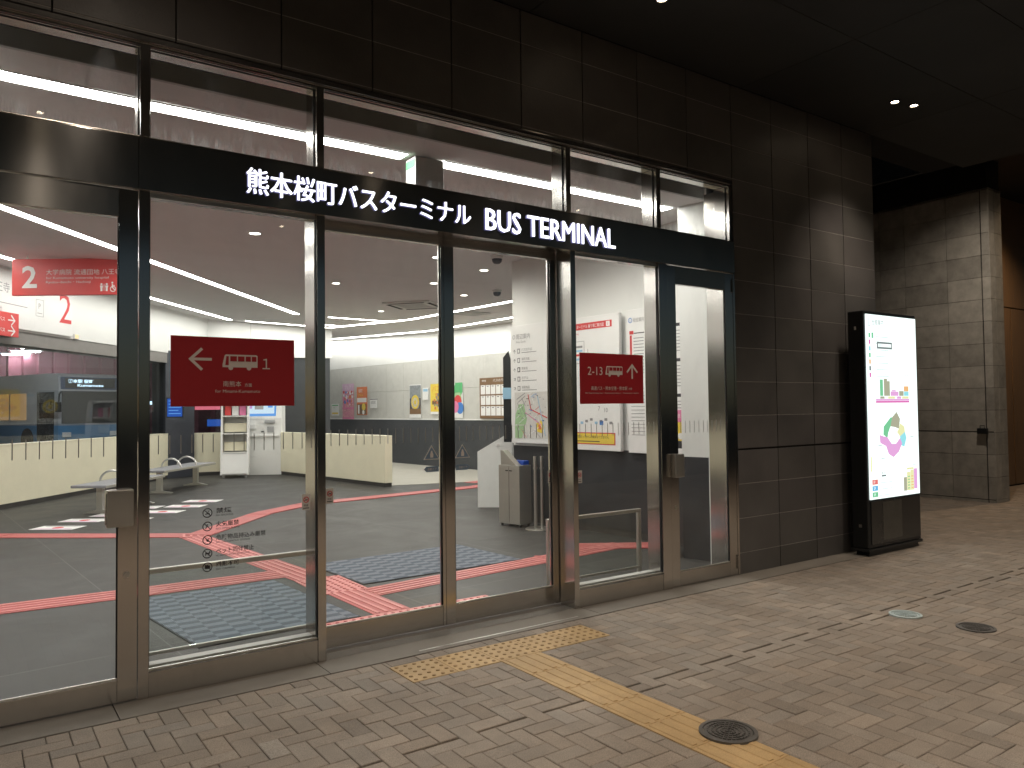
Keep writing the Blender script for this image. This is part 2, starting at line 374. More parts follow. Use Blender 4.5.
    def text(s, body, x, z, y, key, h=None, w=None, depth=0.0, bold=0.0, side=None, center=False, t=.0015):
        """text whose box starts at (x,z); height h and/or width w of its ink; lies at y-t, facing -y."""
        vs, fs, x0, x1, y0, y1 = text_geo(body, .5 if depth else 0.0, bold)
        if h and w: sx, sz = w / (x1 - x0), h / (y1 - y0)
        elif h: sx = sz = h / (y1 - y0)
        else: sx = sz = w / (x1 - x0)
        ox = x - (x1 - x0) * sx / 2 if center else x
        out = [(ox + (v.x - x0) * sx, y - t - (v.z + .5) * depth, z + (v.y - y0) * sz) for v in vs] if depth else \
              [(ox + (v.x - x0) * sx, y - t, z + (v.y - y0) * sz) for v in vs]
        if side and depth:
            front, rest = [], []
            for f in fs:
                (front if all(vs[i].z > .49 for i in f) else rest).append(f)
            s.mesh(out, front, key); s.mesh(out, rest, side)
        else: s.mesh(out, fs, key)
        return (x1 - x0) * sx
    def build(s, name, parent=None, smooth=False):
        me = bpy.data.meshes.new(name); me.from_pydata(s.v, [], s.f)
        for k in s.mats: me.materials.append(M[k])
        me.polygons.foreach_set('material_index', s.m)
        if any(t != 1.0 for t in s.t):
            at = me.attributes.new('tint', 'FLOAT_COLOR', 'FACE')
            buf = []
            for t in s.t: buf += [*(t if isinstance(t, tuple) else (t, t, t)), 1.0]
            at.data.foreach_set('color', buf)
        bm = bmesh.new(); bm.from_mesh(me); bmesh.ops.recalc_face_normals(bm, faces=bm.faces); bm.to_mesh(me); bm.free()
        if smooth:
            me.polygons.foreach_set('use_smooth', [True] * len(me.polygons))
            try: me.set_sharp_from_angle(angle=R(35))
            except Exception: pass
        me.update()
        o = bpy.data.objects.new(name, me); COL.objects.link(o)
        if parent: o.parent = parent
        return o

def tag(o, label=None, cat=None, group=None, kind=None):
    if label: o['label'] = label
    if cat: o['category'] = cat
    if group: o['group'] = group
    if kind: o['kind'] = kind
    return o
def thing(name, loc, label, cat, rz=0.0, group=None):
    o = bpy.data.objects.new(name, None); COL.objects.link(o); o.empty_display_size = .1
    o.location = loc; o.rotation_euler = (0, 0, R(rz))
    return tag(o, label, cat, group)
def solo(mb, name, loc, label, cat, rz=0.0, group=None, smooth=False):
    o = mb.build(name, None, smooth); o.location = loc; o.rotation_euler = (0, 0, R(rz))
    return tag(o, label, cat, group)
def struct(mb, name, smooth=False):
    return tag(mb.build(name, None, smooth), kind='structure')

YF = 4.44            # front plane of the facade
# ------------------------------------------------------------------ camera
cam = bpy.data.cameras.new('camera'); co = bpy.data.objects.new('camera', cam); COL.objects.link(co)
cam.sensor_width = 36; cam.lens = 769 / 1024 * 36; cam.clip_end = 500; cam.clip_start = .05
co.matrix_world = Matrix.Translation((0, 0, 1.5)) @ Matrix.Rotation(R(-35.345), 4, 'Z') @ Matrix.Rotation(R(91.8), 4, 'X') @ Matrix.Rotation(R(-.67), 4, 'Z')
SC.camera = co

# ------------------------------------------------------------------ ground
b = MB(); b.box(-150, 150, -150, 150, -.5, -.14, 'asphalt'); struct(b, 'road')
b = MB(); b.box(-14, 24, -6.0, 4.3, -.13, -.014, 'bed')
b.box(7.955, 24, 4.3, 9, -.13, -.012, 'bed')
W = .0962
holes = [(2.015, 3.47, 3.805, 4.11), (2.60, 2.89, .9, 3.805)]
def clip(rects, h):
    out = []
    for (a0, a1, c0, c1) in rects:
        x0, x1, y0, y1 = h
        if a1 <= x0 or a0 >= x1 or c1 <= y0 or c0 >= y1: out.append((a0, a1, c0, c1)); continue
        if a0 < x0: out.append((a0, x0, c0, c1))
        if a1 > x1: out.append((x1, a1, c0, c1))
        m0, m1 = max(a0, x0), min(a1, x1)
        if c0 < y0: out.append((m0, m1, c0, y0))
        if c1 > y1: out.append((m0, m1, y1, c1))
    return out
def paver(b, x0, x1, y0, y1):
    rects = [(x0, x1, y0, y1)]
    for h in holes: rects = clip(rects, h)
    rects = clip(rects, (-20, 7.958, 4.2155, 9))
    base = random.gauss(1, .06); warm = random.gauss(0, .014)
    if random.random() < .05: base *= 1.12
    if random.random() < .04: base *= .88
    tint = (max(.4, base * (1 + warm)), max(.4, base), max(.4, base * (1 - warm)))
    z = random.gauss(0, .0009); tx, ty = random.gauss(0, .004), random.gauss(0, .004)
    g = .0017; c = .0035
    for (a0, a1, c0, c1) in rects:
        if a1 - a0 < .012 or c1 - c0 < .012: continue
        top = c1
        # the settled seam that runs through the paving parallel to the entrance
        if abs(c1 - SEAM1) < .006: top = c1 - .017
        if abs(c1 - SEAM2) < .006 and a0 > 2.9: top = c1 - .010
        X0, X1, Y0, Y1 = a0 + g, a1 - g, c0 + g, top - g
        mx, my = (X0 + X1) / 2, (Y0 + Y1) / 2
        def Z(x, y): return z + (x - mx) * tx + (y - my) * ty
        o = [(X0, Y0), (X1, Y0), (X1, Y1), (X0, Y1)]
        i = [(X0 + c, Y0 + c), (X1 - c, Y0 + c), (X1 - c, Y1 - c), (X0 + c, Y1 - c)]
        vs = [(x, y, -.045) for x, y in o] + [(x, y, Z(x, y) - .003) for x, y in o] + [(x, y, Z(x, y)) for x, y in i]
        fs = [(8, 9, 10, 11)] + [(4 + k, 4 + (k + 1) % 4, 8 + (k + 1) % 4, 8 + k) for k in range(4)] + [(k, (k + 1) % 4, 4 + (k + 1) % 4, 4 + k) for k in range(4)]
        b.mesh(vs, fs, 'paver', tint)
OX, OY = -.075, 3.064 - 30 * W
SEAM1, SEAM2 = OY + 30 * W, OY + 29 * W
def in_zone(x0, x1, y0, y1):
    if x1 < -8 or x0 > 17 or y1 < -2.5: return False
    if x0 < 7.955: return y0 < 4.20
    return y1 <= 7.25
for j in range(-60, 90):
    for i in range(-120, 190):
        # aligned herringbone: cell (i,j) ends a lying brick when (i+j)%4==0 and starts a standing brick when (i+j)%4==1
        x, y = OX + i * W, OY + j * W
        k = (i + j) % 4
        if k == 0: r = (x - W, x + W, y, y + W)
        elif k == 1: r = (x, x + W, y, y + 2 * W)
        else: continue
        if in_zone(*r): paver(b, *r)
struct(b, 'pavement')

b = MB()
for x0, x1 in ((-8, -5.2), (-5.195, -2.4), (-2.395, .62), (.625, 1.7), (1.705, 3.76), (3.765, 5.1), (5.105, 7.95)):
    b.box(x0, x1, 4.217, YF + .3, -.1, .004 + random.uniform(-.0008, .0008), 'threshold', .002, tint=random.uniform(.93, 1.05))
b.box(2.30, 3.58, 4.262, 4.274, .0035, .0058, 'threshold_line')
for k in range(9): b.box(1.78, 3.70, 4.46 + k * .012, 4.465 + k * .012, .004, .0062, 'threshold_line')
struct(b, 'threshold')

# yellow tactile paving
b = MB(); b.box(2.015, 3.47, 3.805, 4.11, -.03, -.006, 'bed')
for k in range(5):
    x0 = 2.017 + k * .2905; x1 = x0 + .288; tn = random.uniform(.9, 1.06)
    b.box(x0, x1, 3.808, 4.107, -.02, .002, 'yellow', .003, tint=tn)
    for i in range(5):
        for j in range(5):
            cx, cy = x0 + .029 + i * .0575, 3.838 + j * .0595
            b.lathe([(.0125, .0015), (.0115, .005), (.008, .0062), (.0001, .0065)], (cx, cy, 0), 'yellow_dot', 10)
solo(b, 'warning_strip', (0, 0, 0), 'yellow dotted tactile strip lying along the threshold of the sliding doors', 'tactile strip')
b = MB(); b.box(2.60, 2.89, .9, 3.805, -.03, -.006, 'bed')
for k in range(9):
    y1 = 3.803 - k * .2925; y0 = y1 - .290; tn = random.uniform(.88, 1.05)
    b.box(2.602, 2.888, y0, y1, -.02, .002, 'yellow', .003, tint=tn)
    for i in range(4):
        cx = 2.602 + .036 + i * .0715
        b.prism([(cx - .017, .0015), (cx + .017, .0015), (cx + .0125, .0062), (cx - .0125, .0062)], 'y', y0 + .012, y1 - .012, 'yellow', tn)
solo(b, 'guide_strip', (0, 0, 0), 'yellow ribbed tactile strip running from the dotted strip to the round manhole', 'tactile strip')

def manhole(x, y, r, key, label, z=.004):
    t = thing('manhole', (x, y, 0), label, 'manhole', 0, 'round manhole covers in the paving')
    f = MB(); f.lathe([(r, -.02), (r, z + .004), (r - .018, z + .005), (r - .02, z - .004)], (0, 0, 0), key, 48); f.build('rim', t)
    c = MB(); n = 48
    c.face([((r - .021) * math.cos(2 * math.pi * k / n), (r - .021) * math.sin(2 * math.pi * k / n), z + .001) for k in range(n)], key)
    for q in range(5):
        r0 = (r - .03) * (q + .3) / 5; r1 = r0 + (r - .03) / 12; segs = max(6, 6 * (q + 1))
        for k in range(segs):
            a0 = 2 * math.pi * (k + .12 + .5 * (q % 2)) / segs; a1 = 2 * math.pi * (k + .86 + .5 * (q % 2)) / segs
            pts = []
            for i in range(4):
                a = a0 + (a1 - a0) * i / 3; pts.append((r1 * math.cos(a), r1 * math.sin(a)))
            for i in range(3, -1, -1):
                a = a0 + (a1 - a0) * i / 3; pts.append((r0 * math.cos(a), r0 * math.sin(a)))
            c.prism(pts, 'z', z + .001, z + .0065, key)
    c.build('cover', t)
    return t
manhole(2.860, 2.352, .132, 'iron', 'dark iron manhole cover cut into the yellow ribbed strip', .008)
manhole(5.447, 2.888, .108, 'zinc', 'bright silvery manhole cover in the grey paving', .005)
manhole(5.495, 2.44, .118, 'iron', 'dark iron manhole cover beside the bright silvery one', .005)

# ------------------------------------------------------------------ exterior tiled wall
t = thing('tiled_wall', (0, YF, 0), 'dark stone tiled exterior wall around the glass entrance', 'wall')
XL, XR, ZT = -8.0, 7.945, 4.40
DX0, DX1, DZ1 = -.165, 5.605, 3.525
b = MB()
b.box(XL, DX0, .012, .30, 0, ZT, 'joint'); b.box(DX1, XR - .013, .012, .30, 0, ZT, 'joint'); b.box(DX0 + .001, DX1 - .001, .012, .30, DZ1 + .002, ZT, 'joint')
b.box(XR - .31, XR - .014, .31, 4.6, 0, ZT, 'joint')
b.build('wall_core', t)
b = MB()
xs = [XR - .5855 * k for k in range(29)]
zs = [0.0, .19] + [.19 + .305 * k for k in range(1, 14)] + [ZT]
g = .0045
def tilebox(b, x0, x1, z0, z1, y0=0.0, y1=.014, tn=1.0):
    if x1 - x0 < .02 or z1 - z0 < .02: return
    b.box(x0 + g, x1 - g, y0 + random.uniform(0, .0012), y1, z0 + .003, z1 - .003, 'tile', .0015, tint=tn)
for i in range(len(xs) - 1):
    xa, xb = xs[i + 1], xs[i]
    xa = max(xa, XL)
    if xb - xa < .02: continue
    for k in range(len(zs) - 1):
        z0, z1 = zs[k], zs[k + 1]
        if k and abs(z0 - 1.105) < .01: z0 += .008
        if abs(z1 - 1.105) < .01: z1 -= .004
        base = random.gauss(1, .07); tn = (base, base * random.uniform(.985, 1.01), base * random.uniform(.97, 1.01))
        for r in clip([(xa, xb, z0, z1)], (DX0, DX1, 0, DZ1)): tilebox(b, *r, tn=tn)
for k in range(7):     # return round the corner
    for q in range(len(zs) - 1):
        y0 = .02 + k * .5855
        b.box(XR - .012, XR, y0 + g, y0 + .5855 - g, zs[q] + .003, zs[q + 1] - .003, 'tile', .0015, tint=random.gauss(1, .07))
b.build('tile_facing', t)
b = MB()
for z in zs[1:-1]:
    if abs(z - 1.105) < .01: continue
    for (x0, x1, zz0, zz1) in clip([(XL, XR - .012, z - .0026, z + .0026)], (DX0, DX1, -1, DZ1)):
        for i in range(len(xs) - 1):
            a0, a1 = max(x0, xs[i + 1] + .005), min(x1, xs[i] - .005)
            if a1 - a0 > .02: b.box(a0, a1, .0018, .0118, zz0, zz1, 'lit_joint')
b.build('lit_joint_line', t)

# ------------------------------------------------------------------ soffit
b = MB()
def soffit_field(x0, x1, ys, xs_, z):
    for i in range(len(xs_) - 1):
        for j in range(len(ys) - 1):
            b.box(xs_[i] + .003, xs_[i + 1] - .003, ys[j] + .003, ys[j + 1] - .003, z, z + .03, 'soffit', tint=random.gauss(1, .08))
yy = [4.438 - .3 + .0] ; yy = [-6.0 + .0]
ysf = [3.32 - .83 * k for k in range(12)][::-1] + [4.435]
xsf = [-9.0 + .0] + [5.74 - 2.4 * k for k in range(5)][::-1] + [7.9, 10.0]
soffit_field(-9, 10, ysf, xsf, 4.40)
b.box(-9, 10, -5.9, 4.9, 4.445, 4.6, 'joint')
b.box(7.96, 10, 4.91, 9.2, 5.2, 5.3, 'soffit')
b.box(10.0, 24, -5.9, 9.2, 5.2, 5.3, 'soffit'); b.box(9.97, 10.03, -5.9, 9.2, 4.46, 5.2, 'soffit')
struct(b, 'canopy_ceiling')

def soffit_lamp(x, y, label, z=4.398, group='round downlights in the canopy ceiling', power=120, size=84, blend=.75, col=(1.0, .85, .69)):
    o = thing('downlight', (x, y, z), label, 'downlight', 0, group)
    f = MB(); f.lathe([(.055, .0), (.055, -.006), (.036, -.008), (.0345, .02)], (0, 0, 0), 'black', 24); f.build('trim', o)
    c = MB(); c.lathe([(.034, -.001), (.025, -.004), (.0001, -.005)], (0, 0, 0), 'lamp_warm', 16); c.build('lens', o)
    l = bpy.data.lights.new('downlight_beam', 'SPOT'); l.energy = power; l.spot_size = R(size); l.spot_blend = blend
    l.color = col; l.shadow_soft_size = .045
    lo = bpy.data.objects.new('downlight_beam', l); COL.objects.link(lo); lo.parent = o; lo.location = (0, 0, -.02)
    return o
soffit_lamp(4.011, 3.755, 'small lit downlight in the canopy over the words of the sign', power=110)
soffit_lamp(7.245, 3.806, 'left lit downlight of the pair above the tiled wall near the glowing board', power=92, size=88, blend=1.0)
soffit_lamp(7.487, 3.748, 'right lit downlight of the pair above the tiled wall near the glowing board', power=92, size=88, blend=1.0)
NEAR = 'added fill downlight in the canopy on the street side of the entrance'  # extra canopy lamps added as fill for paving, facade and granite wall
for x, y, pw in ((.65, 3.2, 60), (.55, .4, 480), (4.0, .4, 350), (7.3, .4, 300), (10.4, .6, 60), (-2.9, .4, 380), (4.0, -2.9, 210), (.55, -2.9, 220), (7.3, -2.9, 220), (11.1, 4.6, 330)):
    soffit_lamp(x, y, NEAR, group='added fill downlights on the street side of the canopy', power=pw * .78, size=140, blend=1.0, z=4.398 if x < 10 else 5.198)

# ------------------------------------------------------------------ entrance frame
t = thing('glass_entrance', (0, YF, 0), 'stainless steel entrance frame with backlit white terminal name on its header', 'entrance')
def frame_part(name, boxes, key='steel', bev=.0025):
    q = MB()
    for bx in boxes: q.box(*bx, bx_key if False else key, bev)
    return q.build(name, t)
BZ0, BZ1 = 2.683, 2.962
# header band: two slightly uneven sheets with a fine seam
q = MB()
for x0, x1 in ((-.16, .732), (.7335, 3.19), (3.1915, 5.60)):
    q.box(x0, x1, -.012, .20, BZ0, BZ1, 'band', .002)
hb = q.build('header_band', t)
# light catching shelf above the band, head of the transom
frame_part('transom_head', [(-.16, 5.60, -.004, .16, 3.487, 3.520), (-.16, 5.60, .012, .15, 3.468, 3.4865)], 'steel')
frame_part('transom_sill', [(-.16, 5.60, .004, .16, 2.9625, 2.975)], 'steel')
for x0, x1 in ((-.16, -.11), (.742, .790), (1.717, 1.764), (3.668, 3.714), (4.632, 4.680), (5.552, 5.60)):
    frame_part('mullion', [(x0, x1, -.002, .17, 2.976, 3.467)], 'steel')
for x0, x1, d in ((.738, .790, .17), (1.715, 1.766, .165), (3.698, 3.745, .165), (4.640, 4.741, .17)):
    frame_part('post', [(x0, x1, -.004, d, .004, BZ0 - .001)], 'steel')
frame_part('jamb', [(5.580, 5.604, -.004, .30, .004, BZ0 - .001)], 'steel')
frame_part('jamb', [(-.164, -.142, -.004, .50, .004, BZ0 - .001)], 'steel')
frame_part('reveal', [(5.571, 5.60, .18, .30, 2.98, 3.46)], 'steel')
# sidelights
for x0, x1, nm in ((.7905, 1.7145, 'left'), (3.7455, 4.6395, 'right')):
    frame_part('bottom_rail', [(x0, x1, .0, .09, .004, .138)], 'steel_rail')
    frame_part('inner_rail', [(x0, x1, .0905, .16, .004, .146)], 'rail_matt')
    frame_part('glazing_bead', [(x0, x1, .012, .029, .139, .150)], 'satin', .001)
    frame_part('head_bead', [(x0, x1, .02, .029, 2.655, BZ0 - .001)], 'satin', .001)
    frame_part('gasket', [(x1 - .005, x1 - .0005, .006, .0295, .151, 2.654)], 'black', .001)
    frame_part('gasket', [(x0 + .0005, x0 + .006, .020, .0295, .151, 2.654)], 'black', .001)
    q = MB(); q.box(x0 + .001, x1 - .001, .030, .040, .145, 2.668, 'glass')
    k = 0; x = x0 + .05
    while x < x1 - .02:
        q.box(x - .0025, x + .0025, .0285, .0297, 1.275, 1.375, 'tick'); x += .0565
    q.build('pane', t)
# transom panes
for x0, x1 in ((-.109, .741), (.791, 1.716), (1.765, 3.667), (3.715, 4.631), (4.681, 5.551)):
    q = MB(); q.box(x0, x1, .040, .050, 2.977, 3.466, 'glass_hi'); q.build('transom_pane', t)
    q = MB(); q.box(x0, x1, .033, .039, 2.977, 2.986, 'black'); q.box(x0, x0 + .007, .033, .039, 2.987, 3.465, 'black')
    q.box(x1 - .007, x1, .033, .039, 2.987, 3.465, 'black'); q.box(x0 + .008, x1 - .008, .033, .039, 3.457, 3.465, 'black'); q.build('gasket', t)
# backlit letters
q = MB()
for k in range(3): q.text('熊本桜町バスターミナル', 1.292 + .0022 * k, 2.748 + .0012 * (k % 2), -.0165 - .0005 * k, 'letter', w=1.510, h=.148, depth=.004, side='letter_side')
q.build("letter_row", hb)
q = MB()
for k in range(4): q.text('BUS TERMINAL', 2.925 + .0022 * k, 2.739 + .0022 * (k % 2), -.0165 - .0005 * k, 'letter', w=1.214, h=.152, depth=.004, side='letter_side')
q.build("letter_row", hb)

# swing doors
def swing_door(x0, x1, hinge_right, label):
    o = thing('swing_door', (x0, YF, 0), label, 'door'); w = x1 - x0
    stiles = []
    sl, sr = (.095, .105) if hinge_right else (.10, .092)
    for nm, bx in (('stile', (0, sl, .0, .045, .012, BZ0 - .006)), ('stile', (w - sr, w, .0, .045, .012, BZ0 - .006)),
                   ('top_rail', (sl + .0005, w - sr - .0005, .0, .045, 2.525, BZ0 - .006)), ('bottom_rail', (sl + .0005, w - sr - .0005, .0, .045, .012, .128))):
        q = MB(); q.box(*bx, {'top_rail': 'steel_dark', 'bottom_rail': 'steel_rail'}.get(nm, 'steel'), .002); pp = q.build(nm, o)
        if nm == 'stile': stiles.append(pp)
    q = MB(); q.box(sl + .001, w - sr - .001, .016, .026, .129, 2.524, 'glass')
    x = sl + .05
    while x < w - sr - .02:
        q.box(x - .0025, x + .0025, .0145, .0157, 1.275, 1.375, 'tick'); x += .0565
    q.build('pane', o)
    q = MB()
    q.box(sl + .0008, w - sr - .0008, .004, .015, .1285, .136, 'satin')
    q.box(sl + .0006, sl + .006, .005, .0155, .137, 2.523, 'black'); q.box(w - sr - .006, w - sr - .0006, .005, .0155, .137, 2.523, 'black')
    q.build('glazing_bead', o)
    # push box at the leading edge
    hx = .002 if hinge_right else w - .15
    q = MB(); q.box(hx, hx + (.105 if hinge_right else .125), -.055, -.001, .915, 1.105, 'satin', .006)
    q.prism([(hx - .004 if not hinge_right else hx + .108, -.045), (hx + .002 if not hinge_right else hx + .102, -.052), (hx + .002 if not hinge_right else hx + .102, -.01), (hx - .004 if not hinge_right else hx + .108, -.01)], 'z', .93, 1.09, 'steel_dark')
    lead, hng = (stiles[0], stiles[1]) if hinge_right else (stiles[1], stiles[0])
    q.build('push_handle', lead)
    q = MB(); lx = .055 if hinge_right else w - .05
    q.lathe([(.016, 0), (.016, .004), (.0001, .005)], (0, 0, 0), 'satin', 20)
    q.v = [(v[0] + lx, -v[2] - .0005, v[1] + .66) for v in q.v]; q.build('lock', lead)
    for zc in (.12, 2.57):
        q = MB(); hxx = w - .014 if hinge_right else .0
        q.box(hxx, hxx + .014, -.014, -.001, zc - .06, zc + .06, 'steel_dark', .002); q.build('hinge', hng)
    return o
swing_door(-.138, .7335, False, 'hinged glass door with steel frame at the left edge of the entrance')
swing_door(4.745, 5.578, True, 'hinged glass door with steel frame beside the tiled wall')

# sliding doors (recessed)
def sliding_door(x0, x1, lw, rw, label):
    o = thing('sliding_door', (x0, YF + .175, 0), label, 'door', 0, 'pair of glass sliding doors'); w = x1 - x0
    for nm, bx in (('stile', (0, lw, .0, .045, .016, 2.72)), ('stile', (w - rw, w, .0, .045, .016, 2.72)),
                   ('top_rail', (lw + .0005, w - rw - .0005, .002, .043, 2.64, 2.72)), ('bottom_rail', (lw + .0005, w - rw - .0005, .002, .043, .016, .148))):
        q = MB(); q.box(*bx, 'steel_rail' if 'rail' in nm else 'steel', .002); q.build(nm, o)
    q = MB(); q.box(lw + .001, w - rw - .001, .018, .028, .149, 2.639, 'glass')
    x = lw + .05
    while x < w - rw - .02:
        q.box(x - .0025, x + .0025, .0165, .0177, 1.275, 1.375, 'tick'); x += .0565
    q.build('pane', o)
    q = MB(); q.box(lw + .0008, w - rw - .0008, .008, .0175, .1485, .156, 'satin'); q.box(lw + .0006, lw + .007, .008, .0178, .157, 2.638, 'black'); q.box(w - rw - .007, w - rw - .0006, .008, .0178, .157, 2.638, 'black'); q.build('gasket', o)
    return o
sliding_door(1.722, 2.700, .05, .024, 'left leaf of the recessed glass sliding doors')
sliding_door(2.7025, 3.722, .075, .085, 'right leaf of the recessed glass sliding doors')
t2 = thing('door_operator', (0, YF + .23, 0), 'grey operator casing over the sliding doors', 'door gear')
q = MB(); q.box(.80, 4.63, -.02, .12, 2.725, 2.955, 'steel_dark', .003); q.build('casing', t2)

# ------------------------------------------------------------------ red signs on the glass
def bus_picto(q, x, z, w, h, y, key, hole):
    # side view of a bus facing left, cut-out windows drawn in the board's red
    r = h * .12
    q.poly([(x + w * .09, z + h), (x + w * .96, z + h), (x + w, z + h * .94), (x + w, z + h * .16), (x, z + h * .16), (x, z + h * .34), (x + w * .06, z + h * .94)], y, key)
    for cx in (.23, .75):
        q.disc(x + w * cx, z + h * .13, h * .155, y, key, 16, .002)
    wx = [(.075, .17), (.215, .40), (.435, .62), (.655, .80), (.835, .965)]
    for k, (a, c) in enumerate(wx):
        a0 = a + (.0 if k else 0)
        q.poly([(x + w * (a + (.03 if k == 0 else 0)), z + h * .89), (x + w * c, z + h * .89), (x + w * c, z + h * .56 if k else z + h * .30), (x + w * a, z + h * .56 if k else z + h * .30)], y - .0022, hole)
def arrow(q, cx, cz, s, y, key, ang):
    c, sn = math.cos(ang), math.sin(ang)
    def T(px, pz): return (cx + (px * c - pz * sn) * s, cz + (px * sn + pz * c) * s)
    q.line(T(-.5, 0), T(.46, 0), .13 * s, y, key)
    q.line(T(-.06, .50), T(.5, -.04), .13 * s, y - .0004, key); q.line(T(-.06, -.50), T(.5, .04), .13 * s, y - .0008, key)
o = thing('hanging_sign', (.900, YF + .0295, 1.53), 'red sign with left arrow, bus and number 1 on the left side glass', 'sign')
q = MB(); q.box(0, .684, -.004, -.0005, 0, .388, 'red', .001); bd_ = q.build('board', o)
q = MB(); arrow(q, .155, .262, .118, -.004, 'sign_grey', math.pi); q.build('arrow', bd_)
q = MB(); bus_picto(q, .272, .206, .195, .086, -.004, 'sign_grey', 'red'); q.build('bus_symbol', bd_)
q = MB(); q.text('１', .496, .213, -.004, 'sign_grey', h=.060); q.text('南熊本', .275, .110, -.004, 'sign_grey', h=.032); q.text('方面', .394, .110, -.004, 'sign_grey', h=.020)
q.text('for Minami-Kumamoto', .232, .076, -.004, 'sign_grey', h=.017, w=.25); q.build('lettering', bd_)
o = thing('hanging_sign', (3.800, YF + .0295, 1.526), 'red sign with 2-13, bus and up arrow on the right side glass', 'sign')
q = MB(); q.box(0, .672, -.004, -.0005, 0, .392, 'red', .001); bd_ = q.build('board', o)
q = MB(); arrow(q, .548, .255, .115, -.004, 'sign_grey', math.pi / 2); q.build('arrow', bd_)
q = MB(); bus_picto(q, .262, .214, .180, .080, -.004, 'sign_grey', 'red'); q.build('bus_symbol', bd_)
q = MB(); q.text('2-13', .078, .222, -.004, 'sign_grey', h=.064, w=.152); q.text('高速バス・熊本空港・熊本駅', .112, .105, -.004, 'sign_grey', h=.031, w=.38)
q.text('方面', .505, .108, -.004, 'sign_grey', h=.018); q.text('for Expressway bus・Kumamoto airport・Kumamoto station', .052, .075, -.004, 'sign_grey', h=.014, w=.565); q.build('lettering', bd_)

# prohibition decals on the left side glass
rows = [('禁煙', 'NO SMOKING', .130, .145), ('火気厳禁', 'NO OPEN FLAME', .195, .20), ('危険物品持込み厳禁', 'NO DANGEROUS GOODS', .43, .29),
        ('ペット同伴禁止', 'NO ANIMALS EXCEPT SERVICE DOGS', .325, .29), ('撮影不可', 'NO CAMERA', .195, .16)]
desc = ['cigarette', 'flame', 'hazard', 'animal', 'camera']
for k, (jp, en, wj, we) in enumerate(rows):
    zc = .940 - k * .0745
    o = thing('prohibition_decal', (1.092, YF + .0295, zc), 'black %s ban symbol with words stuck on the left side glass' % desc[k], 'decal', 0, 'black prohibition decals on the glass')
    q = MB(); q.ring(0, 0, .0215, .0265, -.0005, 'decal'); q.line((-.0165, .0165), (.0165, -.0165), .0045, -.0005, 'decal')
    if k == 0: q.line((-.013, -.006), (.012, -.004), .005, -.0009, 'decal'); q.line((.004, .003), (.010, .013), .003, -.0009, 'decal')
    if k == 1: q.line((-.01, -.014), (-.002, .004), .004, -.0009, 'decal'); q.disc(.0, .009, .004, -.0009, 'decal', 10)
    if k == 2: q.disc(.001, -.003, .007, -.0009, 'decal', 12); q.line((.004, .004), (.011, .011), .003, -.0009, 'decal')
    if k == 3: q.plate(-.012, .011, -.004, .004, -.0005, 'decal'); q.plate(-.011, -.008, -.013, -.004, -.0005, 'decal'); q.plate(.006, .009, -.013, -.004, -.0005, 'decal'); q.plate(.008, .016, .002, .011, -.0005, 'decal')
    if k == 4: q.plate(-.014, .014, -.010, .008, -.0005, 'decal'); q.plate(-.005, .005, .008, .012, -.0005, 'decal')
    q.build('symbol', o)
    q = MB(); q.text(jp, .046, -.006, -.0005, 'decal', h=.030, w=wj * .64, bold=.012); q.text(en, .046, -.022, -.0005, 'decal', h=.0095, w=we * .64); q.build('lettering', o)

def nosmoke(x, y, z, label):
    o = thing('no_smoking_sticker', (x, y, z), label, 'sticker', 0, 'small no smoking stickers on the door glass')
    q = MB(); q.box(-.025, .025, -.0012, -.0002, -.047, .047, 'decal_grey'); q.build('backing', o)
    q = MB(); q.ring(0, .014, .013, .018, -.0012, 'ink_red'); q.line((-.012, .026), (.012, .002), .004, -.0012, 'ink_red'); q.line((-.011, .009), (.011, .017), .004, -.0014, 'decal'); q.build('symbol', o)
    q = MB(); q.text('禁煙', -.015, -.026, -.0012, 'decal', h=.013); q.plate(-.018, .018, -.038, -.033, -.0012, 'decal'); q.build('lettering', o)
nosmoke(1.655, YF + .0295, .955, 'square no smoking sticker at the right edge of the left side glass')
nosmoke(1.868, YF + .175 + .0175, .962, 'no smoking sticker at the outer edge of the left sliding leaf')
nosmoke(3.635, YF + .175 + .0175, .975, 'no smoking sticker at the outer edge of the right sliding leaf')
nosmoke(3.785, YF + .0295, .975, 'no smoking sticker at the left edge of the right side glass')
for cx, sgn, lab in ((2.602, -1, 'left'), (2.850, 1, 'right')):
    o = thing('door_warning_decal', (cx, YF + .175 + .0175, 1.20), 'navy caution triangle and arrow tag on the %s sliding leaf' % lab, 'decal', 0, 'navy caution decals on the sliding doors')
    q = MB()
    q.poly([(-.062, -.045), (.062, -.045), (0, .052)], 0, 'decal_grey', .0008); q.poly([(-.053, -.040), (.053, -.040), (0, .042)], -.0009, 'decal_blue', .0006)
    q.poly([(-.010, -.032), (.012, -.032), (.014, -.012), (.004, .016), (-.004, .014), (-.012, -.010)], -.0016, 'decal_grey', .0005)
    q.build('triangle', o)
    q = MB()
    p = [(-.06 * 1, -.110), (-.04, -.130), (.055, -.130), (.055, -.092), (-.04, -.092)]
    if sgn > 0: p = [(-a, c) for a, c in p]
    q.poly(p, 0, 'decal_blue', .0008); q.text('自動ドア', -.030, -.119, -.0009, 'decal_grey', h=.016, w=.068, t=.0006); q.build('tag', o)

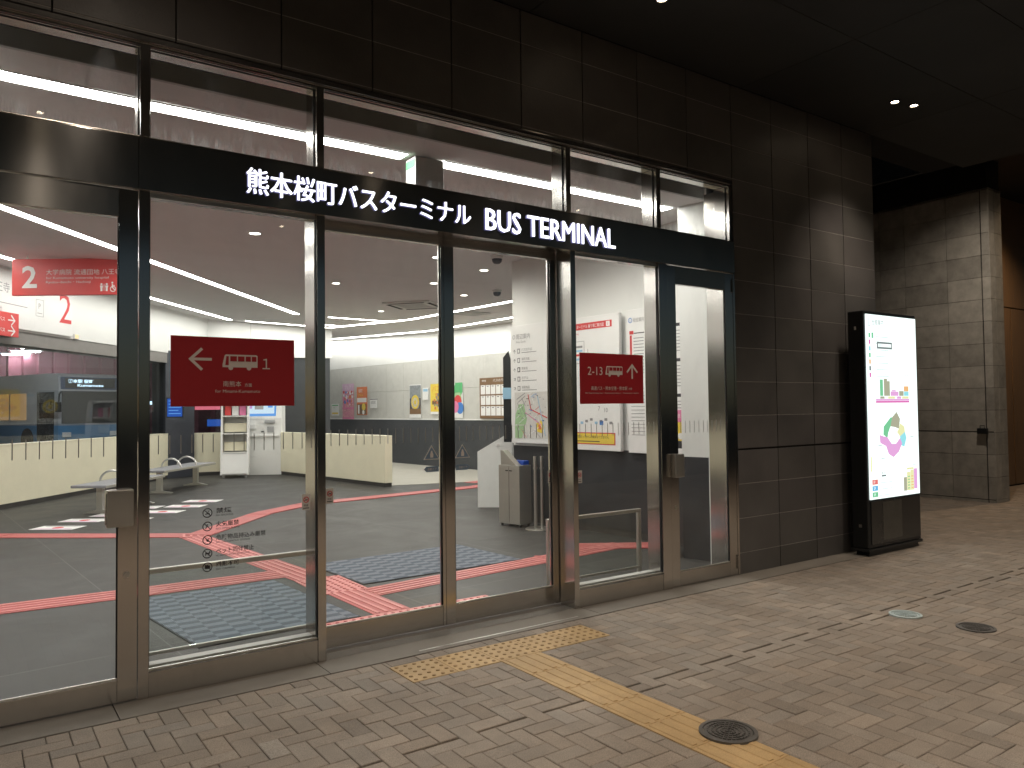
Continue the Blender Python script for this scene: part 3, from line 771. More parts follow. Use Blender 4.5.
# ------------------------------------------------------------------ information board (totem)
o = thing('information_board', (7.225, 4.17, 0), 'tall black backlit information board standing by the tiled wall corner', 'information board')
BW = 1.01; BD = .17
q = MB(); q.box(0, BW, .004, BD, .075, 2.43, 'casing', .012); q.build('casing', o)
q = MB(); q.prism([(.02, .0), (BW - .02, .0), (BW - .06, .075), (.06, .075)], 'y', .02, BD - .02, 'casing'); q.box(-.012, BW + .012, -.006, BD + .01, .045, .074, 'casing', .004)
for cx in (.05, BW - .05): q.box(cx - .025, cx + .025, .03, BD - .03, -.0, .02, 'black', .004)
q.build('base', o)
q = MB(); q.box(.035, BW - .02, -.006, .0035, .555, 2.395, 'b_white', .001); scr = q.build('screen', o)
q = MB(); q.box(.05, BW - .02, -.004, .0035, .11, .535, 'casing_glass', .001); q.box(.26, .62, -.0055, -.0042, .14, .52, 'casing_grey'); q.build('lower_panel', o)
q = MB(); x0 = .075; z1 = 2.35; ys = -.0062
q.plate(x0, x0 + .035, z1 - .075, z1, ys, 'b_grey'); q.plate(x0 + .006, x0 + .029, z1 - .068, z1 - .006, ys - .0016, 'b_white', .0008)
q.text('全館案内', x0 + .06, z1 - .058, ys, 'b_ink', h=.055, w=.22); q.text('Floor Guide', x0 + .06, z1 - .095, ys, 'b_grey', h=.022)
cols = ['b_green', 'b_mag', 'b_cyan', 'b_green', 'b_orange', 'b_ink', 'b_mag']
for k in range(7):
    zc = z1 - .165 - k * .066
    q.plate(x0, x0 + .028, zc - .022, zc + .022, ys, cols[k])
    if k == 0: q.plate(x0 + .055, x0 + .085, zc - .028, zc + .028, ys, 'b_green')
    q.text('5F 4F 3F 2F 1F B1 B2'.split()[k], x0 + .06, zc - .012, ys, 'b_grey', h=.024) if k else None
    q.text('レストラン・ショップ' if k % 2 == 0 else 'バスターミナル', x0 + .13, zc + .006, ys, 'b_grey', h=.017); q.plate(x0 + .13, x0 + .36, zc - .014, zc - .008, ys, 'b_grey')
q.plate(x0 + .145, x0 + .43, z1 - .295, z1 - .225, ys - .0017, 'b_ink'); q.plate(x0 + .165, x0 + .41, z1 - .276, z1 - .244, ys - .0034, 'b_white', .001); q.text('現在地 You are here', x0 + .17, z1 - .272, ys - .0045, 'b_ink', h=.024, w=.23)
q.text('サクラマチガーデン KUMAMOTO GARDEN', x0 + .20, z1 - .565, ys, 'b_grey', h=.022, w=.56)
# building section in coloured blocks
zb = 1.53
for (a, c, d, e, kk) in ((.20, .255, .05, .215, 'b_green'), (.275, .385, .05, .20, 'b_olive'), (.275, .335, .20, .225, 'b_olive'), (.40, .55, .05, .095, 'b_pink'), (.42, .50, .097, .11, 'b_pink'), (.565, .65, .05, .10, 'b_olive'), (.66, .75, .05, .095, 'b_cyan'), (.66, .75, .097, .15, 'b_orange'), (.12, .76, -.02, .0, 'b_mag'), (.12, .76, .002, .02, 'b_pink'), (.20, .28, .022, .045, 'b_olive'), (.35, .48, .022, .045, 'b_yellow'), (.52, .60, .022, .045, 'b_pink'), (.62, .75, .022, .045, 'b_yellow')):
    q.plate(a + .06, c + .06, zb + d, zb + e, ys, kk)
# plan of the building
cx, cz = .50, 1.19
PS = .9
_poly = q.poly
q.poly = lambda pts, yy, kk: _poly([(cx + (a - cx) * PS, cz + (c - cz) * PS) for a, c in pts], yy, kk)
q.poly([(cx - .07, cz + .09), (cx - .03, cz + .19), (cx + .07, cz + .25), (cx + .14, cz + .17), (cx + .11, cz + .06), (cx + .02, cz + .08)], ys, 'b_olive')
q.poly([(cx - .22, cz + .0), (cx - .21, cz + .09), (cx - .06, cz + .19), (cx - .03, cz + .19), (cx - .07, cz + .09), (cx - .12, cz + .02), (cx - .14, cz - .04)], ys, 'b_green')
q.poly([(cx + .11, cz + .06), (cx + .14, cz + .12), (cx + .23, cz + .08), (cx + .24, cz + .02), (cx + .13, cz - .03), (cx + .07, cz + .02)], ys - .0002, 'b_yellow')
q.poly([(cx + .13, cz - .03), (cx + .24, cz + .02), (cx + .27, cz - .05), (cx + .22, cz - .15), (cx + .15, cz - .13)], ys, 'b_cyan')
q.poly([(cx - .30, cz + .0), (cx - .29, cz - .09), (cx - .17, cz - .13), (cx - .12, cz - .22), (cx - .02, cz - .26), (cx + .10, cz - .20), (cx + .17, cz - .11), (cx + .13, cz - .05), (cx + .04, cz - .11), (cx - .05, cz - .11), (cx - .12, cz - .05), (cx - .14, cz - .03), (cx - .22, cz - .02)], ys - .0004, 'b_pink')
for px, pz in ((.20, 1.08), (.82, 1.15), (.25, .95), (.86, .86)): q.plate(px, px + .07, pz, pz + .008, ys, 'b_grey')
q.text('BUS', .25, .795, ys, 'b_ink', h=.024); q.plate(.25, .33, .772, .788, ys, 'b_ink')
for k, kk in enumerate(('b_red', 'b_blue', 'b_green')):
    zc = .725 - k * .062; q.plate(.075, .175, zc - .024, zc + .024, ys, kk); q.text('1F 2F 3F'.split()[k], .095, zc - .013, ys - .0016, 'b_white', h=.026)
    q.text('のりば ご案内', .20, zc, ys, 'b_grey', h=.016); q.plate(.20, .44, zc - .016, zc - .011, ys, 'b_grey')
for (a, c, d, e, kk) in ((.67, .73, .60, .74, 'b_olive'), (.735, .80, .60, .79, 'b_yellow'), (.805, .87, .60, .81, 'b_yellow'), (.875, .94, .61, .82, 'b_pink'), (.735, .87, .815, .835, 'b_yellow')):
    q.plate(a, c, d, e, ys, kk)
for k in range(5): q.plate(.745, .79, .62 + k * .03, .628 + k * .03, ys - .0016, 'b_green'); q.plate(.815, .86, .62 + k * .03, .628 + k * .03, ys - .0016, 'b_orange')
q.plate(.055, .075, .83, .98, ys, 'b_yellow')
q.build('printed_guide', scr)
q = MB(); q.box(-.0006, .0005, .08, .10, 2.24, 2.275, 'sign_white'); q.build('side_mark', o); q = MB(); q.box(-.003, .0005, .07, .10, .28, .31, 'satin'); q.build('side_lock', o)

# ------------------------------------------------------------------ stone wall to the right, dark passage, timber doors
o = thing('stone_wall', (12.5, 5.2, 0), 'grey granite slab wall end standing to the right behind the glowing board', 'wall')
q = MB(); q.box(.02, .42, .02, 3.6, 0, 5.2, 'joint'); q.build('wall_core', o)
q = MB(); zz = [.0, .05] + [.05 + .3345 * k for k in range(1, 15)] + [4.71]
yc = [0, .12, .62, 1.28, 1.70, 2.36, 3.02, 3.6]
for i in range(len(yc) - 1):
    for k in range(len(zz) - 1):
        z0, z1 = zz[k] + (.002 if k else 0), zz[k + 1] - .003
        if abs(zz[k] - 1.0535) < .02: z0 += .012
        if abs(zz[k + 1] - .05) < .01: z1 -= .006
        d = .004 if i not in (1,) else .004
        q.box(0, .022, yc[i] + (.009 if i == 1 else .003), yc[i + 1] - (.009 if i == 0 else .003), z0, z1, 'stone_out', .002, tint=random.gauss(1, .09))
for k in range(len(zz) - 1):
    q.box(.004, .17, 0, .022, zz[k] + .002, zz[k + 1] - .003, 'stone_out', .003, tint=random.gauss(1.15, .08)); q.box(.176, .42, 0, .022, zz[k] + .002, zz[k + 1] - .003, 'stone_out', .003, tint=random.gauss(1.0, .08))
q.build('slab_facing', o)
oo = thing('wall_box', (12.49, 5.36, 1.07), 'small dark hose box fixed low on the granite wall', 'box')
q = MB(); q.box(-.05, .008, -.07, .07, -.04, .045, 'casing', .008); q.build('body', oo); q = MB(); q.tube([(-.03, -.03, .045), (-.03, -.03, .085), (-.03, .03, .085), (-.03, .03, .045)], .008, 'iron', 8); q.build('handle', oo)
q = MB(); q.box(7.97, 24, 7.2, 7.4, -.1, 5.2, 'dark_wall'); solo(q, 'back_wall', (0, 0, 0), 'black wall closing the dark passage behind the granite wall', 'wall')
o = thing('timber_wall', (12.95, 6.1, 0), 'warm timber panelled wall with doors at the far right edge', 'wall')
q = MB(); q.box(-.02, 8, .02, .25, 0, 5.2, 'dark_wall'); q.build('wall_core', o)
for k in range(10): q = MB(); q.box(.62 * k + .01, .62 * k + .60, 0, .019, .03, 3.2, 'wood', .003); q.build('panel', o)
q = MB(); q.box(-.02, 7, -.002, .018, 3.22, 5.2, 'wood', .002); q.build('panel', o)
l = soffit_lamp(14.1, 5.0, 'lit downlight above the timber wall at the far right', group='lamps above the timber wall', power=230, size=130, z=5.198, col=(1, .70, .42))

# ------------------------------------------------------------------ interior shell
WA = Vector((.439, 14.517, 0)); WD = Vector((math.sin(R(38)), math.cos(R(38)), 0)); WN = Vector((WD.y, -WD.x, 0))
def sd(s, d, z=0): return WA + WD * s + WN * d + Vector((0, 0, z))
q = MB()
for x0, x1, y0, y1 in ((-8, 7.62, 4.745, 7.45), (-8, 10.9, 7.45, 27)):
    q.face([(x0, y0, .001), (x1, y0, .001), (x1, y1, .001), (x0, y1, .001)], 'floor'); q.box(x0, x1, y0, y1, -.12, -.004, 'floor')
struct(q, 'floor')
q = MB(); q.prism([(6.86, 13.8), (8.2, 13.45), (9.3, 13.25), (10.5, 13.25), (10.5, 25), (6.0, 25)], 'z', .002, .006, 'beige_floor'); struct(q, 'corridor_floor')
# ceiling: flat near the entrance, rising gently towards the platform glass
def clip_mesh(q, name):
    ob = q.build(name); src = ob.data.copy(); out = bmesh.new()
    for planes in ((((0, 4.93, 0), (0, -1, 0)), ((0, 7.7, 0), (0, 1, 0)), ((7.62, 0, 0), (1, 0, 0))), (((0, 7.7, 0), (0, -1, 0)), ((10.9, 0, 0), (1, 0, 0)))):
        bm = bmesh.new(); bm.from_mesh(src)
        for pco, pno in planes:
            bmesh.ops.bisect_plane(bm, geom=bm.verts[:] + bm.edges[:] + bm.faces[:], plane_co=pco, plane_no=pno, clear_outer=True)
        tmp = bpy.data.meshes.new('tmp'); bm.to_mesh(tmp); bm.free(); out.from_mesh(tmp); bpy.data.meshes.remove(tmp)
    out.to_mesh(ob.data); out.free(); bpy.data.meshes.remove(src); return tag(ob, kind='structure')
q = MB()
for z in (0,):
    q.face([sd(-18, -1, 3.85), sd(18, -1, 3.85), sd(18, 0, 3.85), sd(-18, 0, 3.85)], 'ceiling')
    q.face([sd(-18, 0, 3.85), sd(18, 0, 3.85), sd(18, 5.5, 3.5), sd(-18, 5.5, 3.5)], 'ceiling')
    q.face([sd(-18, 5.5, 3.5), sd(18, 5.5, 3.5), sd(18, 20, 3.5), sd(-18, 20, 3.5)], 'ceiling')
clip_mesh(q, 'ceiling')
q = MB(); q.box(-8, 7.6, 4.932, 4.96, 3.497, 3.80, 'ceil_grey'); q.box(-8, 7.6, 4.745, 4.931, 3.78, 3.80, 'ceil_grey'); q.box(-8, 7.6, 4.745, 27, 4.15, 4.25, 'joint'); struct(q, 'blind_box')
# inner lining of the facade wall
q = MB(); q.box(-8, -.17, 4.745, 4.80, 0, 3.9, 'white'); q.box(5.64, 6.2, 4.745, 4.80, 0, 3.9, 'white'); solo(q, 'inner_wall', (0, 0, 0), 'white inner lining of the front wall', 'wall')

# right hand partition (W1) and pier (W2)
RZ1 = -86.5
o = thing('sign_wall', (6.216, 6.223, 0), 'white partition with charcoal lower half carrying maps and route boards', 'wall', RZ1)
q = MB(); q.box(-2.318, 1.3, 0, .45, .999, 3.52, 'white'); q.build('upper_wall', o)
q = MB(); q.box(-2.318, 1.3, -.004, .45, .08, .998, 'wains'); q.build('wainscot', o)
q = MB(); q.box(-2.318, 1.3, .008, .45, 0, .079, 'skirt'); q.build('skirting', o)
o = thing('white_pier', (5.808, 5.28, 0), 'white pier with charcoal base just inside the right hinged door', 'pier', -80.1)
q = MB(); q.box(0, .33, 0, .75, 1.0, 3.52, 'white'); q.build('upper_wall', o)
q = MB(); q.box(0, .33, -.003, .75, .0, .999, 'wains'); q.build('wainscot', o)
q = MB(); q.box(-.03, .02, -.06, .18, 0, .615, 'vend', .004); solo(q, 'kick_panel', (5.778, 5.37, 0), 'narrow white panel standing on the floor against the pier', 'panel', -14)

# poster wall (W3)
RZ3 = -85.0
def W3(s): return (10.185 + math.sin(R(-5)) * s, 15.882 + math.cos(R(-5)) * s)
o = thing('poster_wall', (10.185, 15.882, 0), 'pale stone tiled wall with dark base hung with posters beyond the corridor', 'wall', RZ3)
q = MB(); q.box(-9.6, 6, 0, .3, 2.80, 3.95, 'white'); q.build('upper_wall', o)
q = MB()
x = -9.6
while x < 5.9:
    for z0, z1 in ((1.245, 2.02), (2.025, 2.797)): q.box(x + .002, x + .9 - .002, .002, .3, z0, z1, 'stone_in', tint=random.gauss(1, .02))
    x += .9
q.build('tile_band', o)
q = MB(); q.box(-9.6, 6, -.004, .3, 0, 1.215, 'dark_in'); q.build('wainscot', o)
q = MB(); q.box(-9.6, 6, -.012, .3, 1.2155, 1.2445, 'white'); q.build('dado_rail', o)
q = MB(); q.box(8.35, 12.5, 25.4, 25.6, 0, 3.9, 'white'); solo(q, 'end_wall', (0, 0, 0), 'white wall closing the far end of the corridor', 'wall')
q = MB(); q.box(6.6, 10.95, 7.6, 7.75, 0, 3.6, 'white'); solo(q, 'corridor_wall', (0, 0, 0), 'white wall behind the sign partition', 'wall')

# half wall (W4)
HW0 = Vector((6.62, 13.62)); HW1 = Vector((5.98, 18.72))
hd = (HW1 - HW0); hl = hd.length; ha = math.degrees(math.atan2(hd.y, hd.x))
o = thing('half_wall', (HW0.x, HW0.y, 0), 'cream half height wall screening the corridor', 'wall', ha)
q = MB(); q.box(0, hl, -.17, 0, .075, .985, 'cream', .004); q.build('panel', o)
q = MB(); q.box(.012, hl, -.158, -.012, .0, .0745, 'skirt'); q.build('skirting', o)
q = MB(); q.box(-.001, hl, -.172, .002, .9855, .995, 'cream', .002); q.build('cap', o)

# platform side: cream counter wall, glazing, bulkhead
o = thing('platform_wall', (WA.x, WA.y, 0), 'long cream low wall with glazing above it facing the bus platform', 'wall', 52)
SE = 6.0
q = MB(); q.box(-15, SE, .0, .22, .08, 1.0, 'cream'); q.build('low_wall', o)
q = MB(); q.box(-15, SE, .01, .21, 0, .0795, 'skirt'); q.build('skirting', o)
q = MB(); q.box(-15, SE, -.004, .224, 1.0005, 1.02, 'cream', .003); q.build('cap', o)
q = MB(); q.box(-15, 8.0, .0, .30, 2.845, 3.87, 'white'); q.build('bulkhead', o)
q = MB(); q.box(-15, 8.0, .012, .40, 2.62, 2.844, 'lintel'); q.build('lintel', o)
q = MB(); q.box(-15, SE - .02, .10, .11, 1.021, 2.619, 'glass_far')
x = -14.9
while x < SE - .1: q.box(x - .006, x + .006, .097, .0992, .70, .98 if False else 1.0, 'tick') if False else None; x += .25
q.build('glazing', o)
for s in (-9.0, -5.6, -2.4): q = MB(); q.box(s, s + .06, .08, .14, 1.0205, 2.6195, 'pillar_dark'); q.build('glazing_bar', o)
q = MB(); q.lathe([(.06, 0), (.05, -.01), (.0001, -.012)], (0, 0, 0), 'lamp_warm', 16); pass
q2 = MB(); q2.box(1.83, 1.95, -.03, -.0005, 2.85, 2.94, 'white', .006); q2.build('lamp_box', o)
q2 = MB(); q2.box(1.84, 1.94, -.034, -.0305, 2.86, 2.93, 'lamp_small', .001); q2.build('lamp_lens', o)
# cross wall at the far left corner
C1 = Vector((4.28, 19.10)); C2 = Vector((5.98, 18.75))
cd = C2 - C1; cl = cd.length; ca = math.degrees(math.atan2(cd.y, cd.x))
o = thing('corner_wall', (C1.x, C1.y, 0), 'cream low wall with dark window above behind the ticket machine', 'wall', ca)
q = MB(); q.box(0, cl + .05, 0, .2, .08, 1.0, 'cream'); q.build('low_wall', o)
q = MB(); q.box(0, cl + .05, .01, .19, 0, .0795, 'skirt'); q.build('skirting', o)
q = MB(); q.box(0, cl + .05, .08, .09, 1.001, 2.9, 'glass_far'); q.build('glazing', o)
o = thing('dark_column', (4.02, 18.93, 0), 'blue black clad column at the far end of the platform wall', 'column', 20)
q = MB(); q.box(-.42, .30, -.10, .45, 0, 2.9, 'pillar_dark', .01); q.build('cladding', o)
BW0 = Vector((5.10, 20.30)); BW1 = Vector((7.99, 19.60)); bd = BW1 - BW0; blen = bd.length; ba = math.degrees(math.atan2(bd.y, bd.x))
o = thing('rear_wall', (BW0.x, BW0.y, 0), 'white and charcoal wall behind the cream half wall', 'wall', ba)
q = MB(); q.box(-.3, blen, 0, .5, 2.9, 3.9, 'white'); q.box(.9, .906, -.002, .0, 2.91, 3.9, 'lintel'); q.build('bulkhead', o)
q = MB(); q.box(.75, blen - .05, .05, .45, 0, 2.899, 'dark_in'); q.build('lower_wall', o)
q = MB(); q.box(1.25, 1.90, -.004, -.0005, 3.12, 3.52, 'white', .001); q.build('access_panel', o)
oo = thing('wall_notice', (6.62, 19.88, 1.62), 'tiny white notice on the charcoal wall behind the ticket machine', 'notice', ba)
q = MB(); q.box(-.045, .045, -.012, 0, -.11, .11, 'paper', .002); q.build('board', oo); q = MB(); q.plate(-.025, .025, -.06, .02, -.012, 'ink_red'); q.build('print', oo)

# ------------------------------------------------------------------ ceiling lamps and fittings
def cz(x, y):
    d = (Vector((x, y, 0)) - WA).dot(WN); return 3.5 + max(0, min(1, (5.5 - d) / 5.5)) * .35
def line_lamp(p0, p1, label, w=.10):
    p0, p1 = Vector(p0), Vector(p1); d = p1 - p0; n = Vector((-d.y, d.x)).normalized() * w / 2; n2 = n * 1.22
    c = (p0 + p1) / 2; zc = cz(*c)
    o = thing('line_lamp', (c.x, c.y, zc), label, 'ceiling lamp', 0, 'white line lamps set in the ceiling')
    def pt(p, off, dz): v = p + off; return (v.x - c.x, v.y - c.y, cz(p.x, p.y) + dz - zc)
    q = MB(); q_ = MB(); NS = max(1, int((p1 - p0).length / .5)); P0, P1 = p0, p1
    for i in range(NS):
        p0, p1 = P0.lerp(P1, i / NS), P0.lerp(P1, (i + 1) / NS)
        q.face([pt(p0, n, -.006), pt(p1, n, -.006), pt(p1, -n, -.006), pt(p0, -n, -.006)], 'lamp')
        for s in (1, -1):
            a, e = n * s * 1.02, n2 * s
            q_.face([pt(p0, a, -.009), pt(p0, e, -.009), pt(p1, e, -.009), pt(p1, a, -.009)], 'white'); q_.face([pt(p0, e, -.009), pt(p0, e, -.001), pt(p1, e, -.001), pt(p1, e, -.009)], 'white')
    q.build('diffuser', o); q = q_
    for s in ():
        a = e = n; q.mesh([pt(p0, a, -.009), pt(p0, e, -.009), pt(p1, e, -.009), pt(p1, a, -.009), pt(p0, a, -.001), pt(p0, e, -.001), pt(p1, e, -.001), pt(p1, a, -.001)],
               [(0, 1, 2, 3), (4, 5, 6, 7), (0, 1, 5, 4), (2, 3, 7, 6), (0, 3, 7, 4), (1, 2, 6, 5)], 'white')
    q.build('trim', o)
line_lamp((-4.5, 5.385), (2.80, 5.385), 'long white line lamp seen through the upper glass left of the hanging box', .15)
line_lamp((3.115, 5.385), (5.78, 5.385), 'white line lamp seen through the upper glass right of the hanging box', .15)
line_lamp((-3.2, 5.2), (6.0, 16.72), 'longest slanting white line lamp crossing the ceiling over the carpets', .13)
line_lamp((-4.3, 7.4), (5.40, 19.85), 'white line lamp running along the bulkhead over the cream wall', .13)
line_lamp((5.73, 19.70), (7.7, 19.10), 'short white line lamp along the rear wall over the ticket machine', .12)
line_lamp((9.93, 10.5), (9.27, 24.2), 'white line lamp close along the poster wall', .13)
line_lamp((8.45, 9.5), (7.72, 19.2), 'white line lamp parallel to the poster wall and farther from it', .13)
line_lamp((6.67, 16.58), (7.86, 16.05), 'short slanting line lamp ending at the lamp along the corridor', .12)
line_lamp((7.35, 18.45), (7.82, 18.30), 'shortest line lamp near the end of the rear wall', .12)
dl = [((2.64, 8.707), 'round recessed downlight over the left side glass red sign'), ((4.757, 11.497), 'recessed downlight seen just right of the steel post'),
      ((6.90, 14.332), 'small recessed downlight beside the ceiling air unit, nearest the corridor lamps'), ((5.032, 8.768), 'recessed downlight nearest the joint of the sliding doors'),
      ((6.033, 10.615), 'faint recessed downlight left of the sliding door joint'), ((6.08, 9.239), 'recessed downlight between the two dome cameras'), ((7.121, 11.469), 'recessed downlight above the corridor near the sign wall'),
      ((5.25, 5.10), 'recessed downlight close behind the upper glass over the right hinged door'), ((4.75, 6.55), 'added recessed downlight over the right carpet brightening the sign wall')]  # the last one is added to brighten the sign wall
for (x, y), lab in dl:
    o = thing('ceiling_downlight', (x, y, cz(x, y)), lab, 'downlight', 0, 'round recessed downlights indoors')
    q = MB(); q.lathe([(.085, 0), (.085, -.006), (.062, -.008), (.06, .0)], (0, 0, -.001), 'white', 24); q.build('trim', o)
    q = MB(); q.lathe([(.06, -.003), (.0001, -.004)], (0, 0, -.001), 'lamp_dn', 20); q.build('lens', o)
    l = bpy.data.lights.new('indoor_beam', 'SPOT'); l.energy = 12 if y < 5.5 else (100 if x > 4.6 and y < 11 else 45); l.spot_size = R(165); l.spot_blend = .6; l.color = (1, .95, .87); l.shadow_soft_size = .06
    lo = bpy.data.objects.new('indoor_beam', l); COL.objects.link(lo); lo.parent = o; lo.location = (0, 0, -.03)
for (x, y), lab in (((5.665, 8.295), 'grey dome camera on the ceiling nearest the door'), ((7.298, 10.697), 'grey dome camera farther back beside the sign wall')):
    o = thing('dome_camera', (x, y, 3.5), lab, 'camera', 0, 'dome cameras on the ceiling')
    q = MB(); q.lathe([(.085, 0), (.085, -.03), (.07, -.04)], (0, 0, -.001), 'white', 24); q.build('base', o)
    q = MB(); q.lathe([(.069, -.04), (.062, -.075), (.04, -.1), (.0001, -.108)], (0, 0, -.001), 'pillar_dark', 24); q.build('dome', o)
o = thing('air_unit', (6.95, 12.97, 3.5), 'square white ceiling air unit with dark slots', 'air conditioner', 40)
q = MB(); q.box(-.47, .47, -.47, .47, -.035, -.001, 'white', .012); q.build('panel', o)
q = MB()
for a in range(4):
    c, s = math.cos(a * math.pi / 2), math.sin(a * math.pi / 2)
    pts = [(-.36, -.44), (.36, -.44), (.32, -.37), (-.32, -.37)]
    q.prism([(c * u - s * v, s * u + c * v) for u, v in pts], 'z', -.038, -.0352, 'joint')
q.build('slot', o)
q = MB(); q.box(-.28, .28, -.28, .28, -.040, -.0355, 'ceil_grey', .004); q.build('grille', o)
o = thing('ceiling_vent', (8.6, 13.6, 3.5), 'flat square vent on the corridor ceiling', 'vent', 5)
q = MB(); q.box(-.3, .3, -.3, .3, -.015, -.001, 'ceil_grey', .004); q.build('plate', o)
o = thing('hanging_box', (2.97, 5.40, 3.5), 'pale hanging exit box with green side seen through the upper glass', 'sign')
q = MB(); q.box(-.115, .14, -.10, .06, -.26, -.01, 'white', .004); q.build('casing', o)
q = MB(); q.box(-.119, -.1155, -.09, .05, -.09, -.03, 'ink_deepgreen'); q.build('green_face', o)

# ------------------------------------------------------------------ floor markings indoors
def strip(q, pts, w, key='red_tac', z=.0045, ribs=True):
    rib = 'red_rib'
    for i in range(len(pts) - 1):
        a, c = Vector(pts[i]), Vector(pts[i + 1]); d = (c - a); L = d.length; d.normalize(); n = Vector((-d.y, d.x))
        a2, c2 = a - d * (0 if i == 0 else w * .0), c
        P = [a2 + n * w / 2, c2 + n * w / 2, c2 - n * w / 2, a2 - n * w / 2]
        q.prism([(p.x, p.y) for p in P], 'z', .0015, z + .0007 * i, key)
        if ribs:
            for k in range(4):
                o_ = (k - 1.5) * w / 4.3
                P = [a2 + n * (o_ + .014) + d * .02, c2 + n * (o_ + .014) - d * .02, c2 + n * (o_ - .014) - d * .02, a2 + n * (o_ - .014) + d * .02]
                q.prism([(p.x, p.y) for p in P], 'z', z + .0007 * i, z + .0007 * i + .0045, rib)
    for p in pts[1:-1]:
        q.lathe([(w * .62, z), (w * .62, z + .003), (.0001, z + .0032)], (p[0], p[1], 0), key, 4)
def dots(q, x0, x1, y0, y1, key='red_tac', z=.005, step=.06):
    q.box(x0, x1, y0, y1, .0015, z, 'red_rib')
    nx, ny = int((x1 - x0) / step), int((y1 - y0) / step)
    for i in range(nx):
        for j in range(ny):
            q.lathe([(.016, z), (.013, z + .005), (.0001, z + .0058)], (x0 + (i + .5) * (x1 - x0) / nx, y0 + (j + .5) * (y1 - y0) / ny, 0), key, 6)
q = MB(); dots(q, 1.985, 3.41, 5.045, 5.215); solo(q, 'red_warning_strip', (0, 0, 0), 'red dotted tactile strip just inside the sliding doors', 'tactile strip')
q = MB(); strip(q, [(2.59, 5.22), (2.56, 6.1)], .30, z=.0048); strip(q, [(2.52, 6.6), (2.24, 9.75)], .30, z=.0048)
dots(q, 2.36, 2.76, 6.02, 6.65, z=.0075); strip(q, [(2.24, 9.75), (2.30, 10.05)], .34, z=.006)
solo(q, 'red_guide_strip', (0, 0, 0), 'red tactile strip running inwards between the two carpets', 'tactile strip')
q = MB(); strip(q, [(2.40, 7.05), (1.2, 7.08), (-3, 7.35)], .36, z=.0052); solo(q, 'red_side_strip', (0, 0, 0), 'red tactile strip behind the left carpet heading to the left door', 'tactile strip')
q = MB(); strip(q, [(2.70, 5.87), (4.7, 6.08), (5.85, 6.2)], .30, z=.0052); strip(q, [(5.35, 6.42), (6.12, 5.9)], .34, z=.008); solo(q, 'red_right_strip', (0, 0, 0), 'red tactile strip in front of the right carpet heading to the sign wall', 'tactile strip')
q = MB(); strip(q, [(2.18, 9.95), (1.45, 10.5), (.30, 11.45), (-3, 14)], .30, z=.0085, ribs=False); solo(q, 'red_left_strip', (0, 0, 0), 'red tactile strip heading left past the floor stickers', 'tactile strip')
q = MB(); strip(q, [(2.30, 9.85), (3.55, 11.35), (4.45, 11.98), (8.0, 12.45), (9.2, 12.9)], .32, z=.0122, ribs=False); solo(q, 'red_corridor_strip', (0, 0, 0), 'red tactile strip heading right towards the poster corridor', 'tactile strip')
q = MB(); strip(q, [(8.3, 13.25), (9.9, 13.55)], .3, z=.0075, ribs=False); solo(q, 'red_far_strip', (0, 0, 0), 'short red tactile strip at the mouth of the corridor', 'tactile strip')
def carpet(pts, label):
    o = thing('entrance_mat', (pts[0][0], pts[0][1], 0), label, 'mat', 0, 'blue grey woven mats inside the entrance')
    P = [(p[0] - pts[0][0], p[1] - pts[0][1]) for p in pts]
    q = MB(); q.prism(P, 'z', .002, .010, 'carpet'); q.build('pile', o)
    c = Vector((sum(p[0] for p in P) / len(P), sum(p[1] for p in P) / len(P)))
    E = [((p[0] - c.x) * 1.018 + c.x, (p[1] - c.y) * 1.018 + c.y) for p in P]
    q = MB(); q.prism(E, 'z', .0015, .007, 'carpet_edge'); q.build('border', o)
carpet([(1.22, 5.19), (2.33, 5.24), (2.22, 6.80), (1.02, 6.80)], 'blue grey woven mat behind the left side glass')
carpet([(2.80, 6.17), (4.48, 6.20), (4.42, 7.30), (2.73, 7.25)], 'blue grey woven mat behind the sliding doors')
# floor stickers
st = [(.99, 11.72, 'nearest the cream wall'), (1.36, 12.28, 'second along the row nearest the bench'), (1.78, 12.62, 'third along the row nearest the bench'),
      (1.86, 11.98, 'in the middle, half hidden by the steel post'), (2.42, 12.55, 'right of the steel post, lower row'), (2.86, 13.05, 'right of the steel post, middle row'), (3.25, 13.60, 'farthest right by the second bench'), (2.28, 13.35, 'farthest back by the benches')]
for x, y, lab in st:
    o = thing('floor_sticker', (x, y, .002), 'white and pink floor sticker ' + lab, 'floor sticker', 52, 'white queue stickers on the floor')
    q = MB(); q.box(-.16, .16, -.29, .29, 0, .002, 'paper'); q.build('film', o)
    q = MB(); q.lathe([(.07, .0022), (.0001, .0026)], (0, 0, 0), 'ink_red', 14); q.box(-.13, -.07, -.24, .24, .0021, .0027, 'ink_lilac'); q.box(.10, .13, -.24, .24, .0021, .0027, 'ink_grey'); q.build('print', o)

# ------------------------------------------------------------------ guard rails inside the side glass
def guard(x0, x1, h, label):
    o = thing('guard_rail', (x0, 5.06, 0), label, 'guard rail', 0, 'low guard rails behind the side glass'); w = x1 - x0
    q = MB(); q.box(0, w, -.018, .018, h - .03, h, 'satin', .004); q.build('top_rail', o)
    q = MB(); q.box(.0351, w - .0351, -.012, .012, .045, .065, 'satin', .003); q.build('bottom_rail', o)
    for xx in (0, w - .035):
        q = MB(); q.box(xx, xx + .035, -.016, .016, .0, h - .0305, 'satin', .004); q.build('post', o)
    q = MB(); q.box(.036, w - .036, -.003, .003, .066, h - .031, 'glass_rail'); q.build('panel', o)
guard(.80, 1.985, .560, 'low steel guard rail behind the left side glass')
guard(3.925, 4.995, .578, 'low steel guard rail behind the right side glass')

